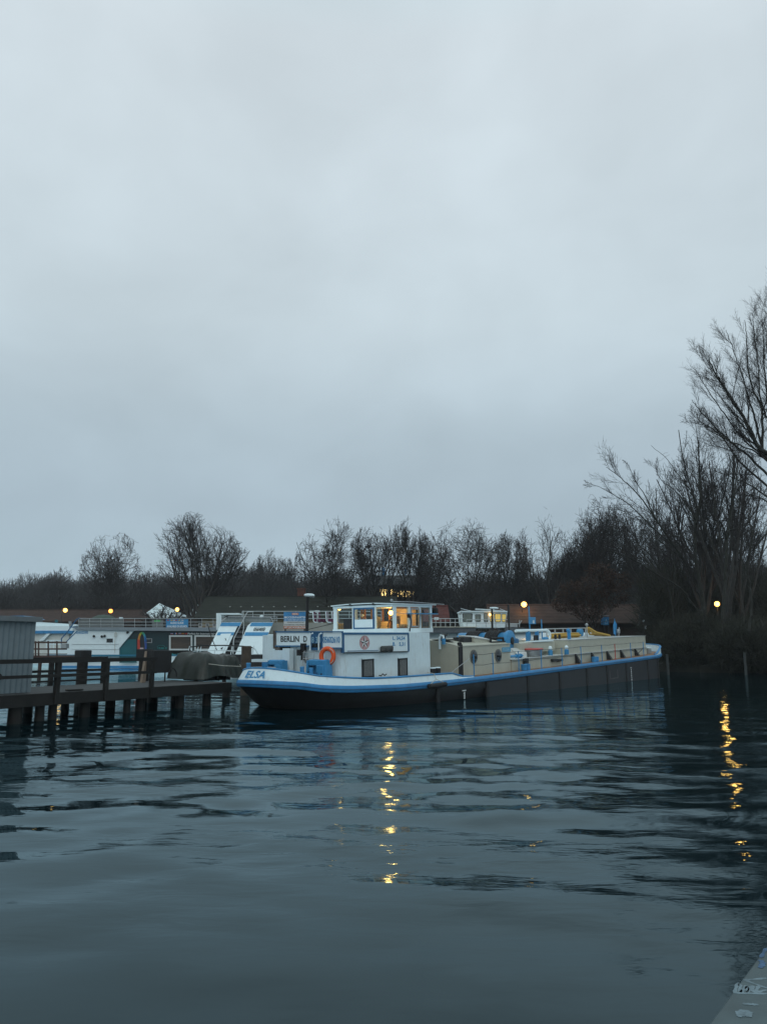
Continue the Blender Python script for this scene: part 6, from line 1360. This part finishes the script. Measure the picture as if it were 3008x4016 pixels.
bank_tree('dark trunk right of the amber lamp, widening into crossing branches', 2850, 57, [
    (z8((1120, 1480), (1150, 1100), (1160, 800), (1180, 520), (1220, 250), (1260, 0), (1290, -250)), .27, .03, 1),
    (z8((1180, 560), (1120, 400), (1040, 330), (1060, 100), (1030, -100)), .1, .02, -1),
    (z8((1190, 500), (1330, 420), (1420, 330), (1480, 200)), .08, .018, 1),
    (z8((1250, 100), (1360, -30), (1480, -200)), .07, .018, -1),
    (z8((1270, 140), (1400, 300), (1582, 420)), .06, .02, -3)], 9, .3)
bank_tree('huge upswept tree leaning in from the right edge of the photo', 3080, 47, [
    (z7((1990, 2900), (1900, 2300), (1750, 1700), (1560, 1500), (1450, 1260), (1250, 950), (1140, 780), (1060, 620), (1030, 520)), .3, .02, -2),
    (z7((1750, 1760), (1560, 1500), (1490, 1380), (1370, 1130), (1290, 1000), (1080, 720), (960, 560)), .16, .018, 1),
    (z7((1800, 1980), (1500, 1640), (1240, 1430), (1090, 1280), (920, 1090), (850, 1000)), .14, .018, -1),
    (z7((1820, 2060), (1560, 1840), (1350, 1640), (1150, 1370), (980, 1260), (880, 1180)), .13, .018, 2),
    (z7((1650, 1600), (1580, 1420), (1530, 1200), (1450, 950), (1380, 700), (1280, 420), (1220, 250)), .14, .018, 1),
    (z7((1680, 1500), (1600, 1100), (1500, 880), (1450, 600), (1440, 330), (1420, 150)), .13, .018, -1),
    (z7((1760, 1560), (1680, 1250), (1590, 1000), (1560, 600), (1520, 300), (1500, 80)), .14, .018, 0),
    (z7((1800, 1600), (1700, 1200), (1640, 800), (1620, 400), (1600, 60)), .14, .018, 2),
    (z7((1830, 1500), (1760, 1000), (1720, 500), (1690, 100), (1680, -80)), .14, .018, 1),
    (z7((1840, 2200), (1600, 2000), (1450, 1900), (1200, 1800), (1080, 1760)), .1, .018, 1),
    (z7((1860, 2300), (1640, 2080), (1500, 2020), (1380, 1960)), .09, .018, -2),
    (z7((1780, 1780), (1540, 1560), (1300, 1460), (1060, 1340), (960, 1260)), .1, .016, -2),
    (z7((1690, 1640), (1420, 1440), (1200, 1150), (1000, 860), (900, 690)), .1, .016, 2)], 12, .5, dens=1.45, fine=.005)
bank_tree('thin bare tree in front of the big leaning tree, lower right', 2930, 53, [
    (z8((1400, 1500), (1420, 1150), (1380, 850), (1430, 560), (1400, 300), (1460, 80)), .15, .02, 1),
    (z8((1400, 900), (1300, 700), (1240, 560), (1120, 420)), .06, .016, 1),
    (z8((1420, 700), (1520, 560), (1600, 480)), .06, .016, -1)], 15, .2)
bank_tree('spindly sapling leaning left behind the barge bow', 2640, 62, [
    (z8((640, 1500), (610, 1200), (560, 1000), (420, 760), (300, 640), (160, 500)), .12, .02, 1),
    (z8((600, 1180), (640, 900), (600, 640), (540, 420), (420, 200)), .1, .018, 2)], 18, .2)
# russet shrub keeping its leaves
def cloud(n, c, rad, ln, wd, rnd, updir=.4, out_=.5, shell=.3):
    u = rnd.normal(0, 1, (n, 3)); u /= np.linalg.norm(u, axis=1, keepdims=True)
    r = (shell + (1 - shell) * rnd.random((n, 1))) ** .5
    P = np.array(c) + u * r * np.array(rad)
    d = u * out_ + rnd.normal(0, .5, (n, 3)) + np.array([0, 0, updir]); d /= np.linalg.norm(d, axis=1, keepdims=True)
    l = ln * (.5 + rnd.random((n, 1))); return P, P + d * l, np.full(n, wd), np.full(n, wd * .6)
def pack(parts): return [np.concatenate([p[i] for p in parts]) for i in range(4)]
RUS = mat('russet_leaves', (.05, .027, .018), .9, .45, 1.2)
base = at(2330, 2530, 80); t_ = thing('russet_tree', 'russet-leaved beech before the right shelter roof', 'tree', (base.x, 80, .5))
prt = []
for px, py, r_, n_ in ((2330, 2300, 2.0, 420), (2250, 2325, 1.7, 330), (2390, 2340, 1.9, 340), (2300, 2390, 1.7, 330), (2430, 2280, 1.5, 240), (2210, 2370, 1.2, 160), (2350, 2240, 1.3, 180)):
    c = at(px, py, 80 + RN.normal(0, .6)); prt.append(cloud(n_, np.array(c) - np.array((base.x, 80, .5)), (r_, r_, r_ * .65), .34, .06, RN, -.1, .4))
seg_mesh('crown', *pack(prt), 3, RUS, t_)
rnd = random.Random(5); out = [[], [], []]; S3 = spec('round')[:3]; grow(rnd, (0, 0, 0), (0, 0, 1), 4.6, .16, 0, S3, out); T = np.array([(*p, *q, a, b_) for l in out for p, q, a, b_ in l]); seg_mesh('trunk', T[:, :3], T[:, 3:6], T[:, 6], T[:, 7], 4, BARK, t_)
# the far hazy wood and the thicket: nobody could count these
def wood(name, lab, items, m, dens):
    prt = []
    for x, Y, h, w_ in items:
        n_ = int(dens * w_ * h / 60)
        P0, P1, a, b_ = [], [], [], []
        # stems
        for q in range(3):
            bx = x + RN.normal(0, w_ * .12); tx = bx + RN.normal(0, w_ * .2)
            prt.append((np.array([[bx, Y, .4]]), np.array([[tx, Y + RN.normal(0, 1), h * .8]]), np.array([.2]), np.array([.06])))
        for q in range(5):
            c = (x + RN.normal(0, w_ * .22), Y + RN.normal(0, w_ * .2), h * (.35 + .36 * RN.random()))
            prt.append(cloud(n_ // 3, c, (w_ * .33, w_ * .33, h * .24), .95, .03 + .00012 * Y, RN, .55, .8, .1))
        prt.append(cloud(n_ // 3, (x, Y, h * .3), (w_ * .55, w_ * .4, h * .3), 1.2, .04 + .00013 * Y, RN, .5, .4, .1))
    P0, P1, a, b_ = pack(prt)
    o = seg_mesh(name, P0, P1, a, b_, 3, m, None); return tag(o, lab, 'wood', kind='stuff')
items = []
for i in range(70):
    Y = 185 + 80 * RN.random(); px = -260 + 1560 * (i + RN.random()) / 70
    top = 2236 + RN.normal(0, 17) - (18 if 850 < px < 1200 else 0) + (12 if px < 120 else 0); x = (px - 1504) / F * Y; h = (2535 - top) * Y / F * 1.0 + 1.4
    items.append((x, Y, h, 10 + 6 * RN.random()))
wood('wood', 'hazy far wood of bare trees along the left skyline', items, mat('far_twigs', (.05, .047, .046), .9, .2, 1), 520)
items = []
for i in range(64):
    px = 1120 + 1950 * (i + RN.random()) / 64; Y = 128 + 40 * RN.random()
    top = 2244 + RN.normal(0, 28) - (75 if px > 2250 else 0) + (25 if 1700 > px > 1500 else 0); x = (px - 1504) / F * Y; h = (2535 - top) * Y / F + 1.4
    items.append((x, Y, h, 8 + 4 * RN.random()))
wood('wood', 'dense dark wood of bare trees behind the barge and shelters', items, mat('haze_lightened_twigs', (.04, .037, .036), .9, .25, 2), 900)  # twig colour lightened to add haze to the wood
items = []
for i in range(46):
    px = -120 + 1500 * (i + RN.random()) / 46; Y = 142 + 30 * RN.random()
    top = 2330 + RN.normal(0, 22); x = (px - 1504) / F * Y; h = (2535 - top) * Y / F + 1.4
    items.append((x, Y, h, 8 + 4 * RN.random()))
wood('thicket', 'dark thicket behind the left roofs', items, TWIG, 900)
# undergrowth on the right bank
UG = mat('dark_undergrowth', (.03, .031, .022), .95, .4, 1.5)
prt = []
for i in range(150):
    px = 2590 + 560 * RN.random(); Y = 57.5 + 16 * RN.random() ** 1.4 - (3.5 if px > 2800 else 0)
    x = (px - 1504) / F * Y; h = 1.3 + 2.6 * RN.random() * min(1, .4 + (Y - 53) / 8)
    prt.append(cloud(420, (x, Y, .6 + h * .45), (1.5, 1.2, h * .6), .5, .03, RN, .5, .5, .05))
for i in range(60):
    px = 2560 + 600 * RN.random(); Y = 66 + 16 * RN.random(); x = (px - 1504) / F * Y; h = 4 + 4.5 * RN.random()
    prt.append(cloud(520, (x, Y, .6 + h * .5), (1.9, 1.6, h * .55), 1.0, .035, RN, .7, .4, .05))
P0, P1, a, b_ = pack(prt); o = seg_mesh('undergrowth', P0, P1, a, b_, 3, UG, None); tag(o, 'dark tangled undergrowth along the right bank', 'undergrowth', kind='stuff')
prt = []
for i in range(70):
    Y = 90 + 22 * RN.random(); px = 1560 + 1100 * RN.random(); x = (px - 1504) / F * Y; h = 2 + 2.5 * RN.random()
    prt.append(cloud(260, (x, Y + 8, .6 + h * .45), (1.8, 1.6, h * .6), .8, .04, RN, .5, .5, .05))
P0, P1, a, b_ = pack(prt); o = seg_mesh('undergrowth', P0, P1, a, b_, 3, UG, None); tag(o, 'dark bushes round the small hut and right shelter', 'undergrowth', kind='stuff')

# ------------------------------------------------------------------ damp evening air
hm = bpy.data.materials.new('evening_haze'); hm.use_nodes = True; nt = hm.node_tree
nt.nodes.remove(nt.nodes['Principled BSDF']); pv = nt.nodes.new('ShaderNodeVolumePrincipled')
pv.inputs['Color'].default_value = (.86, .93, 1, 1); pv.inputs['Density'].default_value = .0003; pv.inputs['Anisotropy'].default_value = 0
nt.links.new(pv.outputs[0], nt.nodes['Material Output'].inputs['Volume'])
mb = MB(); mb.box((-430, -430, -2.6), (430, 430, 30)); hz = mb.build('haze', hm); tag(hz, 'thin blue evening haze over the whole harbour', 'haze', kind='stuff')
sc.cycles.use_adaptive_sampling = False
